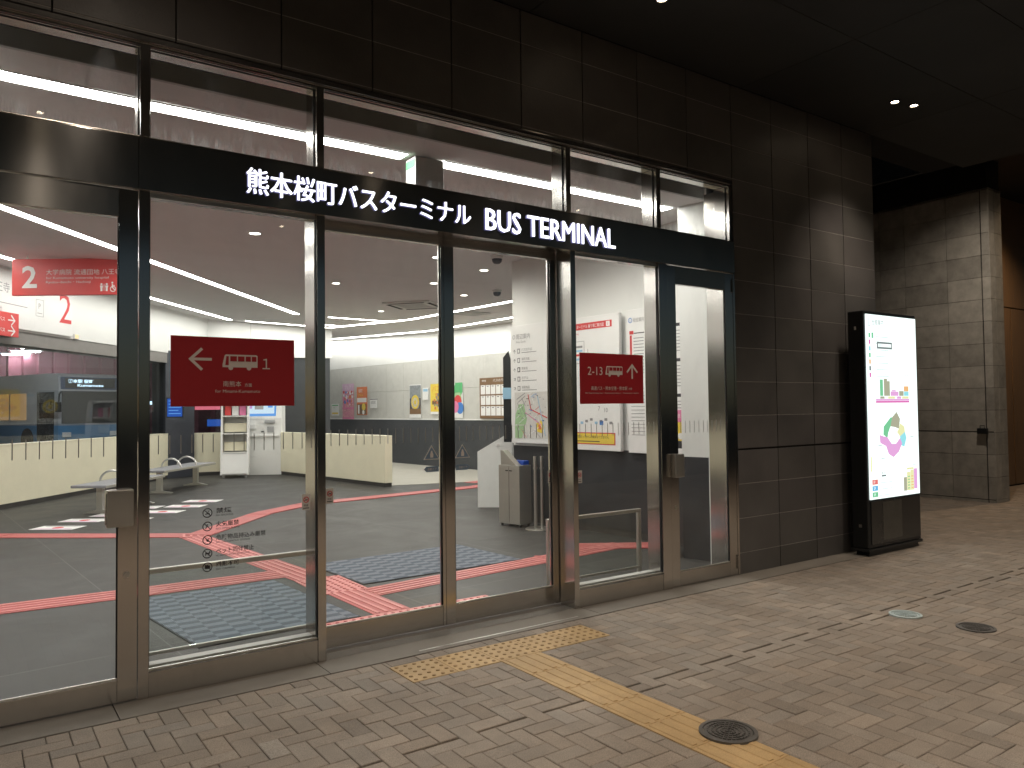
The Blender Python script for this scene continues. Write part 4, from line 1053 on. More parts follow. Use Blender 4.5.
# ------------------------------------------------------------------ signs on the sign wall
def wall_sign(name, base, rz, label, cat): return thing(name, base, label, cat, rz)
def on1(s, z=0, off=.0): # s measured from W1 reference towards the far end
    return (6.216 + math.sin(R(-3.5)) * s - math.cos(R(3.5)) * off, 6.223 + math.cos(R(-3.5)) * s + math.sin(R(3.5)) * 0, z)
o = thing('area_map', on1(2.29, 0, .03), 'tall white area map with a green park mounted on the sign wall', 'map', RZ1)
q = MB(); q.box(0, .80, -.03, -.002, 1.035, 2.605, 'paper', .003); bd_ = q.build('board', o)
q = MB(); y = -.0305
q.text('周辺案内', .12, 2.42, y, 'ink_grey', h=.07); q.text('Area Guide', .12, 2.37, y, 'ink_grey', h=.03); q.ring(.075, 2.455, .02, .028, y, 'ink_grey', 16)
for k, w_ in enumerate(('バスのりば', '桜町方面', '熊本城', 'ホテル', '商業施設')):
    zc = 2.23 - k * .125
    arrow(q, .085, zc + .03, .05, y, 'ink_grey', R(90 if k < 3 else 45)); q.plate(.145, .20, zc, zc + .065, y, 'ink_grey' if k != 2 else 'ink')
    q.plate(.158, .187, zc + .012, zc + .053, y - .0016, 'paper', .0008); q.text(w_, .235, zc + .028, y, 'ink_grey', h=.038); q.plate(.235, .235 + .3, zc + .004, zc + .012, y, 'ink_grey')
q.build('lettering', bd_)
q = MB(); q.plate(.08, .78, 1.10, 1.71, y, 'map_land')
q.poly([(.08, 1.28), (.30, 1.28), (.33, 1.36), (.27, 1.55), (.17, 1.55), (.10, 1.42)], y - .0016, 'ink_green'); q.poly([(.08, 1.10), (.22, 1.10), (.27, 1.20), (.28, 1.27), (.08, 1.265)], y - .0016, 'ink_green')
q.poly([(.52, 1.30), (.62, 1.34), (.68, 1.26), (.64, 1.17), (.54, 1.19)], y - .0016, 'ink_yellow'); q.poly([(.56, 1.28), (.62, 1.29), (.62, 1.22), (.57, 1.22)], y - .0032, 'ink_orange')
random.seed(11)
for k in range(26):
    xa, za = random.uniform(.1, .72), random.uniform(1.14, 1.68); an = random.choice((R(30), R(-60), R(28), R(-55))); L = random.uniform(.05, .25)
    xb, zb_ = min(.77, max(.09, xa + L * math.cos(an))), min(1.70, max(1.11, za + L * math.sin(an)))
    q.line((xa, za), (xb, zb_), random.choice((.006, .01)), y - .0034 - k * .00005, random.choice(('paper', 'paper', 'paper', 'ink_grey', 'ink_sky', 'ink_red')), .0006)
q.line((.36, 1.68), (.42, 1.48), .014, y - .005, 'ink_red', .0006); q.line((.42, 1.48), (.74, 1.37), .014, y - .0051, 'ink_red', .0006); q.line((.30, 1.44), (.62, 1.28), .010, y - .0052, 'ink_pink', .0006); q.line((.55, 1.66), (.70, 1.14), .012, y - .0053, 'ink_sky', .0006)
for k in range(30): px, pz = random.uniform(.1, .72), random.uniform(1.12, 1.68); q.plate(px, px + random.uniform(.015, .045), pz, pz + .008, y - .0056, random.choice(('ink_grey', 'ink', 'ink_blue', 'ink_grey')), .0005)
q.build('map_print', bd_)
o = thing('route_board', on1(1.20, 0, .05), 'white route map board with red heading and yellow notice strip', 'route map', RZ1)
q = MB(); q.box(0, .95, -.05, -.002, .99, 2.585, 'paper', .004); bd_ = q.build('board', o)
q = MB(); y = -.0505
q.plate(.0, .84, 2.435, 2.515, y, 'ink_red'); q.text('熊本桜町バスターミナル 乗り場ご案内図', .03, 2.45, y - .0016, 'sign_white', h=.045, w=.68, t=.0005); q.plate(.75, .81, 2.445, 2.505, y - .0016, 'sign_white', .0006); q.text('i', .775, 2.455, y - .0024, 'ink_red', h=.04, t=.0005)
q.text('Bus stop guide map', .05, 2.375, y, 'ink_red', h=.028)
q.build('heading', bd_)
q = MB()
q.plate(.12, .38, 2.03, 2.30, y, 'ink_grey'); q.plate(.125, .375, 2.035, 2.295, y - .0016, 'paper', .0006)
for k in range(4): q.plate(.15, .35, 2.07 + k * .05, 2.095 + k * .05, y - .0024, ('ink_sky', 'ink_red', 'ink_sky', 'ink_grey')[k], .0006)
q.poly([(.02, 1.55), (.10, 1.72), (.10, 1.90), (.18, 1.90), (.18, 1.65), (.08, 1.48)], y, 'ink_yellow'); q.plate(.10, .17, 1.48, 1.90, y - .0002, 'ink_yellow')
q.line((.44, 1.95), (.44, 2.20), .006, y, 'ink_grey'); q.line((.05, 1.44), (.05, 1.30), .02, y, 'ink_red'); q.line((.12, 1.46), (.10, 1.36), .012, y, 'ink_grey')
for k in range(7): q.plate(.30 + .08 * k, .345 + .08 * k, 1.30 + .02 * (k % 3), 1.33 + .02 * (k % 3), y, random.choice(('ink_grey', 'ink_sky')))
q.plate(.62, .68, 1.29, 1.34, y, 'ink_blue'); q.text('7', .60, 1.46, y, 'ink_grey', h=.05); q.text('10', .70, 1.44, y, 'ink_grey', h=.05)
q.build('map_print', bd_)
q = MB(); q.plate(.02, .87, 1.058, 1.20, y, 'ink_red'); q.plate(.035, .855, 1.07, 1.188, y - .0016, 'ink_yellow', .0006); q.text('ホームドアが閉まってからの乗車はできません', .05, 1.13, y - .0024, 'ink', h=.035, w=.72, t=.0005); q.plate(.14, .62, 1.09, 1.10, y - .0024, 'ink', .0006); q.build('notice_strip', bd_)
o = thing('timetable_board', on1(.165, 0, .03), 'narrow white information board with red bars right of the route map', 'information board', RZ1)
q = MB(); q.box(0, .28, -.03, -.002, .98, 2.60, 'paper', .003); bd_ = q.build('board', o)
q = MB(); y = -.0305; q.ring(.055, 2.48, .022, .03, y, 'ink_blue', 18); q.text('i', .05, 2.463, y, 'ink_blue', h=.035); q.text('総合案内', .10, 2.455, y, 'ink_grey', h=.05, w=.16); q.plate(.04, .10, 2.32, 2.36, y, 'ink_red'); q.plate(.105, .26, 2.325, 2.335, y, 'ink')
q.plate(.045, .075, 1.85, 2.31, y, 'ink_red')
for k in range(12): q.plate(.10, .25, 2.27 - k * .036, 2.278 - k * .036, y, 'ink_grey')
for k in range(14): q.plate(.05, .25, 1.70 - k * .04, 1.706 - k * .04, y, 'ink_grey')
q.build('lettering', bd_)
o = thing('notice_board', on1(-.36, 0, .02), 'white notice board with black headings and a pink and yellow poster below', 'notice board', RZ1)
q = MB(); q.box(0, .45, -.02, -.002, .985, 2.60, 'paper', .003); bd_ = q.build('board', o)
q = MB(); y = -.0205
for k, zc in enumerate((2.36, 1.98, 1.60)):
    q.plate(.02, .43, zc, zc + .035, y, 'ink')
    for j in range(7 if k < 2 else 3): q.plate(.03, .40 - .04 * (j % 3), zc - .05 - j * .036, zc - .042 - j * .036, y, 'ink_grey')
q.build('lettering', bd_)
q = MB(); q.plate(.02, .43, 1.33, 1.46, y, 'ink_pink'); q.plate(.02, .43, 1.13, 1.329, y, 'ink_yellow'); q.plate(.02, .43, 1.05, 1.129, y, 'ink')
for px, pz, kk in ((.06, 1.16, 'paper'), (.13, 1.22, 'ink_orange'), (.20, 1.18, 'paper'), (.28, 1.23, 'ink_pink'), (.35, 1.17, 'paper')): q.disc(px, pz, .035, y - .0016, kk, 12)
q.text('バスまつり', .06, 1.375, y - .0016, 'sign_white', h=.045); q.build('poster', bd_)

# ------------------------------------------------------------------ posters on the poster wall
def poster(s_, z0, z1, w, label, keys, draw=None, cat='poster', group='posters on the pale stone wall'):
    px, py = W3(s_)
    o = thing('poster', (px - .012, py, 0), label, cat, RZ3, group)
    q = MB(); q.box(0, w, -.008, -.001, z0, z1, keys, .001); q.build('sheet', o)
    if draw:
        q = MB(); draw(q, w, z0, z1, -.0085); q.build('print', o)
    return o
def d_green(q, w, z0, z1, y):
    q.plate(.05, w - .05, z1 - .06, z1 - .03, y, 'ink_deepgreen'); q.plate(.05, w - .05, z0 + .05, z0 + .10, y, 'ink_yellow'); q.text('ご案内', .10, z1 - .14, y, 'ink_green', h=.05)
poster(7.54, 1.33, 1.70, .50, 'faint green notice at the left end of the poster row', 'paper', d_green)
def d_pink(q, w, z0, z1, y):
    q.plate(.0, w, z0 + .30, z0 + .36, y, 'ink_pink'); q.plate(0, w, z0, z0 + .06, y, 'ink_pink'); q.plate(0, w, z1 - .22, z1, y, 'ink_lilac')
    random.seed(5)
    for k in range(40): q.disc(random.uniform(.06, w - .06), z0 + random.uniform(.42, .84), random.uniform(.02, .07), y - .0001 * k, random.choice(('ink_orange', 'ink_pink', 'paper', 'ink_red', 'ink_orange', 'ink_blue', 'ink_lilac')), 8)
    q.text('フェア', .15, z1 - .17, y - .002, 'sign_white', h=.11); q.text('SALE', .12, z0 + .11, y, 'ink_pink', h=.11)
poster(6.80, 1.225, 2.31, .72, 'tall pink poster covered in small pictures', 'print_pink', d_pink)
def d_red(q, w, z0, z1, y):
    q.text('桜町', .12, z1 - .17, y, 'sign_white', h=.11); q.text('グルメ', .10, z1 - .29, y, 'ink_yellow', h=.09)
    q.plate(.03, w - .03, z1 - .46, z1 - .33, y, 'sign_white'); q.plate(.03, w - .03, z0 + .02, z0 + .32, y, 'ink_brown')
    q.disc(w * .68, z0 + .24, .11, y - .002, 'ink_yellow', 14); q.plate(.08, .17, z0 + .04, z0 + .30, y - .002, 'sign_white'); q.disc(w * .65, z0 + .08, .07, y - .002, 'paper', 12)
    q.line((.05, z0 + .40), (w - .05, z0 + .46), .03, y, 'sign_white')
poster(5.90, 1.35, 2.19, .62, 'red and brown food poster beside the tall pink one', 'ink_orange', d_red)
def d_white(q, w, z0, z1, y):
    q.plate(.0, w, z1 - .03, z1 - .01, y, 'ink')
    for k in range(3): q.plate(.06, w - .10, z1 - .09 - k * .03, z1 - .08 - k * .03, y, 'ink_grey')
poster(5.11, 1.55, 1.83, .42, 'small white notice with a dark top line beside the red food poster', 'paper', d_white)
def d_noodle(q, w, z0, z1, y):
    q.plate(.015, w - .015, z1 - .36, z1 - .02, y, 'food_grey'); q.plate(.015, w - .015, z0 + .10, z1 - .365, y, 'food_dark')
    q.disc(w * .5, z0 + .42, .22, y - .002, 'food_grey', 20); q.disc(w * .5, z0 + .43, .19, y - .003, 'ink_yellow', 18); q.ring(w * .5, z0 + .42, .06, .13, y - .003, 'paper', 16)
    q.plate(.015, w - .015, z0 + .10, z0 + .25, y - .004, 'ink_brown')
poster(2.97, 1.27, 2.17, .58, 'dark poster with a yellow bowl of food', 'paper', d_noodle)
def d_paper(q, w, z0, z1, y): q.plate(.03, w - .03, z1 - .10, z1 - .03, y, 'ink_sky')
poster(2.32, 1.75, 2.07, .27, 'pale notice between the bowl poster and the yellow poster', 'paper', d_paper)
def d_yellow(q, w, z0, z1, y):
    q.text('バス', .09, z1 - .20, y, 'ink_orange', h=.15, w=.36); q.text('旅', .22, z1 - .36, y, 'ink_red', h=.13); q.plate(.08, w - .08, z0 + .26, z0 + .36, y, 'ink_brown'); q.plate(.0, w, z0, z0 + .07, y, 'paper')
    random.seed(3)
    for k in range(16): q.disc(random.uniform(.08, w - .08), z0 + random.uniform(.15, .55), .04, y - .002, random.choice(('paper', 'ink_brown', 'ink_orange', 'ink_grey')), 8)
poster(1.95, 1.36, 2.16, .62, 'yellow poster just left of the sliding door joint', 'ink_yellow', d_yellow)
def d_green2(q, w, z0, z1, y):
    q.disc(w * .55, z1 - .20, .19, y, 'ink_deepgreen', 18); q.disc(w * .55, z1 - .38, .16, y - .0005, 'ink_green', 18); q.plate(w * .3, w, z1 - .25, z1, y - .001, 'ink_deepgreen')
    q.disc(w * .55, z0 + .42, .16, y - .001, 'ink_red', 16); q.disc(w * .75, z0 + .25, .15, y - .002, 'ink_blue', 16); q.disc(w * .3, z0 + .28, .15, y - .0022, 'ink_pink', 16)
poster(.98, 1.27, 2.16, .45, 'white poster with green, red and blue blobs right of the sliding door joint', 'paper', d_green2)
px, py = W3(-.20); o = thing('brown_board', (px - .02, py, 0), 'brown framed timetable board with three rows of white cards', 'timetable', RZ3)
q = MB(); q.box(0, 1.45, -.03, -.001, 1.26, 2.235, 'ink_brown', .004); bd_ = q.build('board', o)
q = MB()
for j in range(3):
    for i in range(7): q.plate(.05 + i * .195, .22 + i * .195, 1.33 + j * .255, 1.55 + j * .255, -.0305, 'paper'); q.plate(.09 + i * .195, .16 + i * .195, 1.515 + j * .255, 1.53 + j * .255, -.0322, 'ink')
q.build('card', bd_)
q = MB(); q.text('時刻表', .10, 2.14, -.0305, 'sign_white', h=.05); q.text('バスのりば', .52, 2.13, -.0305, 'sign_white', h=.07, w=.5); q.build('lettering', bd_)

# ------------------------------------------------------------------ desk, bin, stanchion, black display
o = thing('counter_desk', (6.34, 9.87, 0), 'white counter end with a sloping top behind the litter bin', 'counter', -40)
q = MB(); q.prism([(0, .0), (.62, .0), (.62, 1.27), (.42, 1.09), (0, .845)], 'y', 0, .9, 'vend'); q.build('body', o)
q = MB(); q.box(.30, .34, -.012, -.001, .93, .96, 'decal_grey'); q.build('sticker', o)
q = MB(); q.prism([(0, 0), (.11, 0), (.11, 1.18), (.08, 1.30), (0, 1.2)], 'y', 0, .55, 'casing'); solo(q, 'black_display', (6.23, 9.0, 1.02), 'black display panel edge beside the area map', 'display', -36)
q = MB(); q.box(-.02, .11, -.03, .0, 0, .16, 'ink_sky', .003); solo(q, 'pale_blue_tag', (6.235, 8.985, 1.63), 'pale blue tag on the edge of the black display', 'tag', -36)
o = thing('litter_bin', (5.66, 7.847, 0), 'silver two door litter bin with a tilted lid and blue insert', 'bin', 99.2)
q = MB(); q.box(0, .375, -.215, 0, .035, .775, 'bin', .004); q.build('body', o)
q = MB(); q.box(.184, .188, .0005, .002, .05, .76, 'joint'); q.box(.13, .175, .002, .006, .70, .712, 'joint'); q.box(.20, .245, .002, .006, .70, .712, 'joint'); q.build('door_gap', o)
q = MB(); q.prism([(.34, .776), (.06, .776), (.10, .80), (.30, .96), (.345, .96)], 'y', -.10, -.008, 'bin'); q.build('lid', o)
q = MB(); q.box(.03, .30, -.208, -.105, .776, .83, 'blue_plastic', .006); q.build('insert', o)
for xx in (.03, .345):
    for yy in (-.185, -.03): q = MB(); q.lathe([(.018, .0), (.018, .034), (.0001, .034)], (xx, yy, 0), 'black', 12); q.build('foot', o)
o = thing('queue_post', (5.79, 7.63, 0), 'pair of slim steel posts on one round base beside the bin', 'barrier post')
q = MB(); q.lathe([(.165, 0), (.165, .008), (.15, .018), (.0001, .02)], (0, 0, 0), 'satin', 36); q.build('base', o, True)
for dx, dy in ((-.035, .01), (.035, -.03)):
    q = MB(); q.tube([(dx, dy, .02), (dx, dy, .74)], .021, 'satin', 14); q.tube([(dx, dy, .74), (dx, dy, .765)], .026, 'satin', 14); q.tube([(dx, dy, .765), (dx, dy, .90)], .022, 'satin', 14); q.build('pole', o, True)

# ------------------------------------------------------------------ benches
def bench(x, y, L, rz, label):
    o = thing('bench', (x, y, 0), label, 'bench', rz, 'grey waiting benches along the cream wall')
    q = MB(); q.box(0, L, -.26, .26, .405, .445, 'bench_seat', .012); q.build('seat', o)
    q = MB(); q.box(.0, L, -.272, -.2605, .40, .44, 'bench_leg', .004); q.build('edge_trim', o)
    for lx in (.34, L - .34):
        q = MB(); q.box(lx - .035, lx + .035, -.05, .05, .03, .404, 'bench_leg', .01)
        q.prism([(-.24, .0), (.24, .0), (.24, .012), (.06, .05), (-.06, .05), (-.24, .012)], 'x', lx - .04, lx + .04, 'bench_leg'); q.build('leg', o)
    for ax in (L * .36, L * .66):
        q = MB(); pts = [(ax, -.19 + .38 * (1 - math.cos(math.pi * k / 12)) / 2, .44 + .17 * math.sin(math.pi * k / 12)) for k in range(13)]; q.tube(pts, .017, 'bench_leg', 8); q.build('arm_loop', o, True)
bench(1.45, 12.75, 1.85, 54, 'grey bench with arm loops at the left behind the hinged door')
bench(2.72, 15.20, 2.15, 52, 'grey bench with arm loops behind the left side glass')

# ------------------------------------------------------------------ ticket machine and leaflet rack
o = thing('ticket_machine', (5.20, 18.50, 0), 'white ticket machine with a blue screen against the cream wall', 'ticket machine', -28)
q = MB(); q.prism([(0, 0), (-.0, 1.32), (.10, 1.80), (.55, 1.80), (.55, 0)], 'x', 0, 1.0, 'vend'); q.build('body', o)
def sl(z): return .0 + (z - 1.32) / .48 * .10
q = MB(); q.mesh([(.13, sl(1.38) - .004, 1.38), (.87, sl(1.38) - .004, 1.38), (.87, sl(1.74) - .004, 1.74), (.13, sl(1.74) - .004, 1.74)], [(0, 1, 2, 3)], 'scr_blue')
q.mesh([(.17, sl(1.44) - .006, 1.44), (.83, sl(1.44) - .006, 1.44), (.83, sl(1.73) - .006, 1.73), (.17, sl(1.73) - .006, 1.73)], [(0, 1, 2, 3)], 'scr_pale')
q.mesh([(.38, sl(1.54) - .008, 1.54), (.58, sl(1.54) - .008, 1.54), (.58, sl(1.67) - .008, 1.67), (.38, sl(1.67) - .008, 1.67)], [(0, 1, 2, 3)], 'vend_grey')
q.mesh([(.20, sl(1.56) - .008, 1.56), (.32, sl(1.56) - .008, 1.56), (.32, sl(1.68) - .008, 1.68), (.20, sl(1.68) - .008, 1.68)], [(0, 1, 2, 3)], 'scr_lilac')
q.mesh([(.68, sl(1.58) - .008, 1.58), (.79, sl(1.58) - .008, 1.58), (.79, sl(1.67) - .008, 1.67), (.68, sl(1.67) - .008, 1.67)], [(0, 1, 2, 3)], 'scr_blue'); q.build('screen', o)
q = MB(); q.box(.09, .93, -.06, -.001, .90, .945, 'vend', .01); q.build('tray', o)
q = MB(); q.box(.10, .42, -.05, -.001, 1.08, 1.20, 'vend', .01); q.box(.16, .36, -.052, -.0505, 1.11, 1.17, 'paper'); q.build('card_slot', o)
q = MB(); q.box(.62, .86, -.07, -.001, 1.21, 1.29, 'vend_grey', .02); q.build('bank_note_slot', o)
q = MB(); q.box(.68, .83, -.03, -.001, 1.0, 1.14, 'vend_grey', .008); q.box(.54, .60, -.012, -.001, 1.0, 1.03, 'ink'); q.box(.12, .26, -.02, -.001, .98, 1.05, 'vend_grey', .005); q.build('coin_slot', o)
q = MB(); q.box(.005, .995, -.003, -.0005, 1.31, 1.315, 'vend_grey'); q.box(.22, .42, -.003, -.0005, .42, .424, 'vend_grey'); q.box(.22, .224, -.003, -.0005, .424, .60, 'vend_grey'); q.build('door_seam', o)
o = thing('leaflet_rack', (4.72, 18.10, 0), 'leaning white leaflet rack on castors beside the ticket machine', 'rack', -20)
q = MB()
def rk(z): return -.13 + .13 * z / 1.75
for x0, x1 in ((0, .04), (.56, .60)): q.prism([(rk(.07) - .1, .07), (rk(1.75) - .0, 1.75), (.32, 1.75), (.32, .07)], 'x', x0, x1, 'vend')
q.box(.0405, .5595, .29, .32, .07, 1.75, 'vend'); q.build('side_panel', o)
q = MB()
for z in (.07, .55, .98, 1.38, 1.72): q.box(.041, .559, rk(z) - .06, .289, z, z + .025, 'vend')
q.build('shelf', o)
q = MB(); q.prism([(rk(.1) - .09, .096), (rk(.54) - .05, .54), (rk(.54) - .03, .54), (rk(.1) - .07, .096)], 'x', .041, .559, 'vend'); q.build('kick_panel', o)
q = MB()
for z in (.60, 1.03): q.box(.06, .54, .10, .28, z, z + .20, 'cream'); 
for k in range(3): q.box(.07 + k * .16, .21 + k * .16, .08, .27, 1.41, 1.62, ('ink_red', 'paper', 'ink_pink')[k], .004)
q.build('leaflets', o)
for xx in (.06, .54): q = MB(); q.lathe([(.03, 0), (.035, .03), (.03, .068), (.0001, .068)], (xx, -.12, 0), 'vend_grey', 12); q.build('castor', o)

# ------------------------------------------------------------------ signs at the left, monitors
RZV = -35.3
o = thing('hanging_banner', (.53, 13.11, 0), 'bright red hanging banner with large white 2 and hospital bus stops', 'sign', RZV)
q = MB(); q.box(0, 1.80, -.03, .03, 3.195, 3.72, 'red_bright', .004); bd_ = q.build('board', o)
q = MB(); y = -.031
q.text('2', .145, 3.30, y, 'sign_white', h=.32, w=.215, bold=.02); q.text('大学病院 流通団地 八王寺', .49, 3.485, y, 'sign_white', h=.082, w=1.07)
q.text('for Kumamoto university hospital', .49, 3.415, y, 'sign_white', h=.045, w=.90); q.text('Ryutsu-danchi・Hachioji', .49, 3.355, y, 'sign_white', h=.045, w=.64); q.build('lettering', bd_)
q = MB()
for k in range(2):
    xx = 1.285 + k * .075; q.disc(xx, 3.345, .016, y, 'sign_white', 12); q.poly([(xx - .024, 3.325), (xx + .024, 3.325), (xx + .014, 3.29), (xx + .014, 3.245), (xx - .014, 3.245), (xx - .014, 3.29)], y, 'sign_white')
q.line((1.322, 3.25), (1.322, 3.35), .006, y, 'sign_white'); q.ring(1.45, 3.275, .032, .043, y, 'sign_white', 18); q.disc(1.44, 3.365, .014, y, 'sign_white', 10); q.line((1.44, 3.345), (1.445, 3.29), .016, y, 'sign_white'); q.line((1.445, 3.295), (1.485, 3.25), .014, y, 'sign_white'); q.line((1.44, 3.325), (1.475, 3.325), .01, y, 'sign_white')
q.build('symbol', bd_)
q = MB()
for xx in (.2, 1.6): q.tube([(xx, 0, 3.72), (xx, 0, 3.83)], .008, 'satin', 8)
q.build('hanger', o)
def on5(s, z=0, off=.0): v = sd(s, off, z); return (v.x, v.y, v.z)
o = thing('platform_board', on5(-3.6, 0, .02), 'white platform board with stop names and large red 2 on the bulkhead', 'sign', 52)
q = MB(); q.box(0, 5.35, -.012, -.001, 2.88, 3.80, 'paper', .002); bd_ = q.build('board', o)
q = MB(); y = -.0125
q.text('2', 4.98, 3.10, y, 'ink_red', h=.52, w=.34); q.ring(4.46, 3.24, .0, .001, y, 'ink_grey', 6)
for a, c, d, e in ((4.36, 4.56, 3.14, 3.146), (4.36, 4.56, 3.42, 3.426), (4.36, 4.366, 3.146, 3.42), (4.554, 4.56, 3.146, 3.42)): q.plate(a, c, d, e, y, 'ink_grey')
q.text('P', 4.425, 3.27, y, 'ink_grey', h=.09); q.plate(4.40, 4.52, 3.19, 3.20, y, 'ink_grey')
q.text('八王寺', 3.25, 3.43, y, 'ink_grey', h=.16, w=.48); q.text('Hachioji', 3.3, 3.33, y, 'ink_grey', h=.06); q.line((2.4, 3.28), (4.15, 3.25), .012, y, 'ink_grey'); q.text('流通団地', 3.2, 3.12, y, 'ink_grey', h=.085); q.text('大学病院', 3.2, 3.0, y, 'ink_grey', h=.085); q.build('lettering', bd_)
o = thing('small_red_sign', on5(-1.04, 0, .06), 'small bright red sign with white words at the left edge under the bulkhead', 'sign', 52)
q = MB(); q.box(0, 1.32, -.02, .02, 2.73, 3.11, 'red_bright', .004); bd_ = q.build('board', o)
q = MB(); y = -.021
for k in range(2): q.text('高速バス', .70, 2.96 - k * .17, y, 'sign_white', h=.07, w=.30); q.text('のりば', .25, 2.96 - k * .17, y, 'sign_white', h=.07, w=.30); arrow(q, 1.15, 2.99 - k * .17, .16, y, 'sign_white', 0)
q.build('lettering', bd_)
o = thing('monitor', (.30, 13.9, 0), 'blue departure monitor hanging at the left edge', 'monitor', -52)
q = MB(); q.box(-.75, .10, 0, .05, 1.90, 2.62, 'casing', .008); cs_ = q.build('casing', o)
q = MB(); q.box(-.72, .07, -.004, -.0005, 1.93, 2.59, 'led_blue')
for k in range(5): q.box(-.70, .05, -.006, -.0045, 2.52 - k * .12, 2.56 - k * .12, 'scr_pale' if k % 2 == 0 else 'scr_blue')
q.build('screen', cs_)
o = thing('monitor', (3.62, 18.30, 0), 'small blue monitor on the dark column', 'monitor', -30)
q = MB(); q.box(-.02, .34, 0, .05, 1.38, 1.82, 'casing', .006); cs_ = q.build('casing', o)
q = MB(); q.box(0, .32, -.004, -.0005, 1.40, 1.80, 'led_blue')
for k in range(5): q.box(.03, .29 - .05 * (k % 2), -.006, -.0045, 1.74 - k * .07, 1.755 - k * .07, 'scr_blue')
q.build('screen', cs_)
def screen(x, y, rz, w, z0, z1, key, label, extra=None):
    o = thing('led_display', (x, y, 0), label, 'display', rz)
    q = MB(); q.box(-.02, w + .02, 0, .06, z0 - .02, z1 + .02, 'casing', .004); cs_ = q.build('casing', o)
    q = MB(); q.box(0, w, -.004, -.0005, z0, z1, key)
    if extra: q.box(0, w, -.006, -.0045, z0 + (z1 - z0) * .35, z0 + (z1 - z0) * .5, extra)
    q.build('screen', cs_)
screen(4.75, 20.7, -25, .62, 1.55, 1.82, 'led_pink', 'pink lit display seen through the corner window', 'scr_pale')
screen(5.1, 20.9, -25, .9, 1.12, 1.30, 'led_blue', 'blue lit display low in the corner window', None)
screen(3.33, 19.55, -35, .50, 1.68, 1.76, 'led_white', 'thin white lit strip seen left of the dark column')

# ------------------------------------------------------------------ bus platform beyond the glass
FX, FY = math.sin(R(35.345)), math.cos(R(35.345)); RX, RY = FY, -FX
def fr(right, fwd): return (right * RX + fwd * FX, right * RY + fwd * FY)
def quadrange(): pass
q = MB(); q.prism([tuple(sd(-22, -.4)[:2]), tuple(sd(14, -.4)[:2]), tuple(sd(14, -30)[:2]), tuple(sd(-22, -30)[:2])], 'z', -.13, -.03, 'plat_floor'); struct(q, 'platform_ground')
q = MB(); q.prism([tuple(sd(-22, -.4)[:2]), tuple(sd(14, -.4)[:2]), tuple(sd(14, -30)[:2]), tuple(sd(-22, -30)[:2])], 'z', 5.2, 5.3, 'plat_grey'); struct(q, 'platform_ceiling')
a0 = Vector(fr(-34, 41)); a1 = Vector(fr(-8.0, 37)); dv = a1 - a0; n = 60
prof = []
nv = Vector((dv.y, -dv.x)).normalized()
for k in range(n + 1):
    p = a0 + dv * k / n + nv * (.35 if k % 2 else 0); prof.append((p.x, p.y))
back = [tuple((a0 + dv * k / n - nv * .3)) for k in (n, 0)]
q = MB(); q.prism(prof + back, 'z', -.03, 5.2, 'plum'); solo(q, 'cladding_wall', (0, 0, 0), 'corrugated wall behind the parked bus with pink light put into its colour', 'wall')
for k, (rt, fw) in enumerate(((-20.3, 33.5), (-22.0, 35.5), (-23.6, 37.3), (-25.2, 39.0), (-14.5, 24.5), (-17.5, 24.5), (-12.0, 27.0))):  # last three are added out of sight to brighten the bus
    x, y = fr(rt, fw)
    grp = 'white tube lamps over the platform' if k < 4 else 'added unseen tube lamps over the bus lane'
    o = thing('platform_lamp', (x, y, 4.55), ['nearest white tube lamp of the row above the bus', 'second white tube lamp of the row above the bus', 'third white tube lamp of the row above the bus', 'farthest white tube lamp of the row above the bus'][k] if k < 4 else 'added unseen tube lamp brightening the lane in front of the bus', 'lamp', -20, grp)
    q = MB(); q.box(-.75, .75, -.10, .10, 0, .06, 'vend', .01); q.tube([(0, 0, .06), (0, 0, .66)], .015, 'vend', 6); q.build('body', o)
    q = MB(); q.box(-.6, .6, -.05, .05, -.05, -.0005, 'lamp_tube', .01); q.build('tube', o)
# bus: local x along the body towards the front, -y faces the hall
bx, by = fr(-16.7, 28.3)
sdv = Vector((-.85, .53)); ang = math.degrees(math.atan2(-(sdv.x * RY + sdv.y * FY), -(sdv.x * RX + sdv.y * FX)))
o = thing('parked_bus', (bx, by, 0), 'blue and silver bus parked at the platform beyond the glass', 'bus', ang)
q = MB(); L, Wd = 9.0, 2.4
q.prism([(-L, .35), (-.0, .35), (.0, 1.05), (-L, 1.05)], 'y', 0, Wd, 'bus_blue'); q.prism([(-L, 1.051), (0, 1.051), (-.02, 2.35), (-L, 2.35)], 'y', .01, Wd - .01, 'bus_grey')
q.prism([(-L, 2.351), (-.03, 2.351), (-.10, 2.90), (-.35, 3.0), (-L, 3.0)], 'y', .03, Wd - .03, 'bus_grey'); q.build('body', o)
q = MB(); q.box(-.085, -.02, .10, Wd - .10, 2.40, 2.86, 'bus_navy', .01); q.build('front_header', o)
q = MB(); q.box(-.012, .012, .12, Wd - .12, 1.12, 2.33, 'bus_glass', .008); q.build('windscreen', o)
q = MB(); q.text('熊本駅 桜町', 0, .13, 0, 'led_white', h=.15, w=.95, bold=.03); q.text('Kumamoto', .35, 0, 0, 'led_white', h=.10, w=1.0, bold=.03)
q.v = [(-.0085 + v[1], .35 + v[0], 2.50 + v[2]) for v in q.v]; q.build('destination_display', o)
q = MB(); q.box(-.0195, -.012, .25, 2.15, 2.45, 2.82, 'casing', .002); q.build('display_window', o)
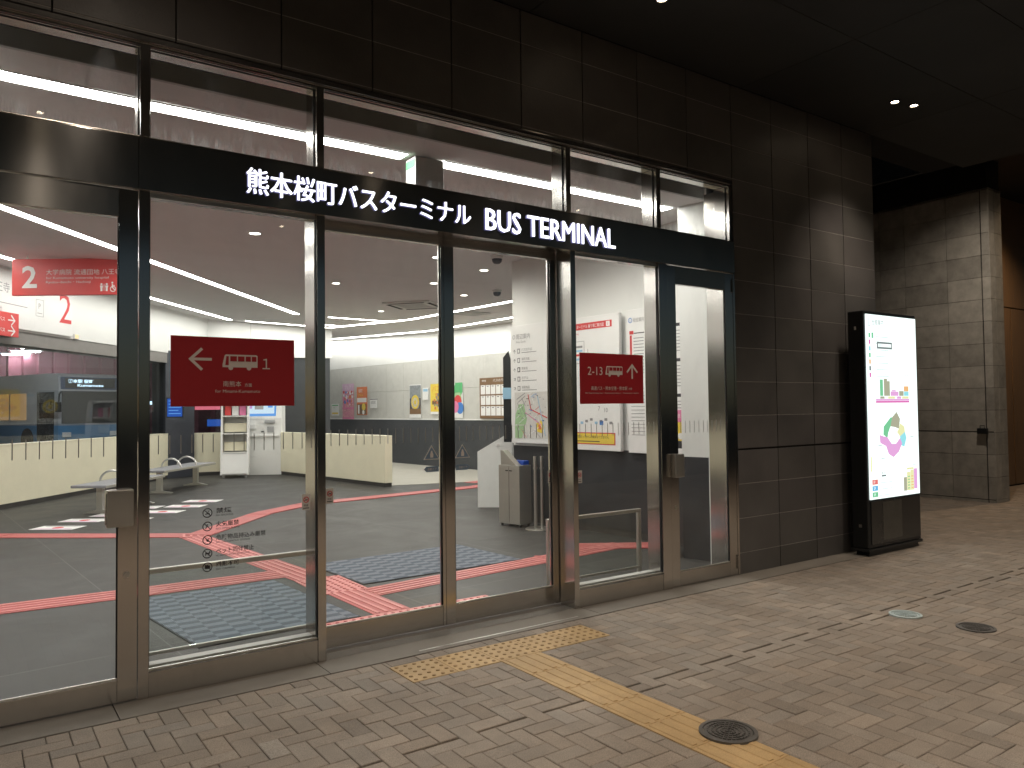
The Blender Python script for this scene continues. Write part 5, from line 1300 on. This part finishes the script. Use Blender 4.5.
for k in range(5):
    q = MB(); q.box(-2.3 - k * 1.35 - 1.2, -2.3 - k * 1.35, -.006, .012, 1.25, 2.28, 'bus_warm' if k in (0, 1) else 'bus_glass', .004); q.build('window', o)
q = MB(); q.box(-1.5, -.3, -.006, .012, .45, 2.3, 'bus_glass', .004); q.build('door', o)
for k in (-2.2, -6.8):
    q = MB(); q.lathe([(.0001, -.16), (.46, -.15), (.48, -.05), (.48, .10), (.0001, .12)], (0, 0, 0), 'tyre', 24); q.v = [(v[0] + k, v[2] + .13, v[1] + .48) for v in q.v]; q.build('wheel', o)
for yy in (.3, Wd - .3): q = MB(); q.box(.0, .03, yy - .16, yy + .16, .62, .80, 'vend', .01); q.build('headlight', o)
q = MB(); q.tube([(.0, .1, 2.3), (.25, -.1, 2.2), (.25, -.12, 1.9)], .03, 'casing', 8); q.box(.18, .30, -.22, -.04, 1.55, 1.92, 'casing', .02); q.build('mirror', o)

# ------------------------------------------------------------------ world, view
w = bpy.data.worlds.new('World'); SC.world = w; w.use_nodes = True
nt = w.node_tree; nt.nodes.clear()
sky = nt.nodes.new('ShaderNodeTexSky'); sky.sky_type = 'NISHITA'; sky.sun_disc = False; sky.sun_elevation = R(22); sky.sun_rotation = R(0)
bg = nt.nodes.new('ShaderNodeBackground'); bg.inputs['Strength'].default_value = .011
ow = nt.nodes.new('ShaderNodeOutputWorld')
nt.links.new(sky.outputs['Color'], bg.inputs['Color']); nt.links.new(bg.outputs['Background'], ow.inputs['Surface'])
vs = SC.view_settings; vs.view_transform = 'Standard'; vs.look = 'None'; vs.exposure = 0; vs.gamma = 1; vs.use_curve_mapping = False
SC.render.engine = 'CYCLES'
c = SC.cycles
c.use_denoising = True
try: c.denoiser = 'OPENIMAGEDENOISE'
except Exception: pass
c.max_bounces = 8; c.diffuse_bounces = 3; c.glossy_bounces = 4; c.transmission_bounces = 6; c.transparent_max_bounces = 24
c.sample_clamp_indirect = 4.0; c.caustics_reflective = False; c.caustics_refractive = False
c.use_adaptive_sampling = True; c.adaptive_threshold = .015
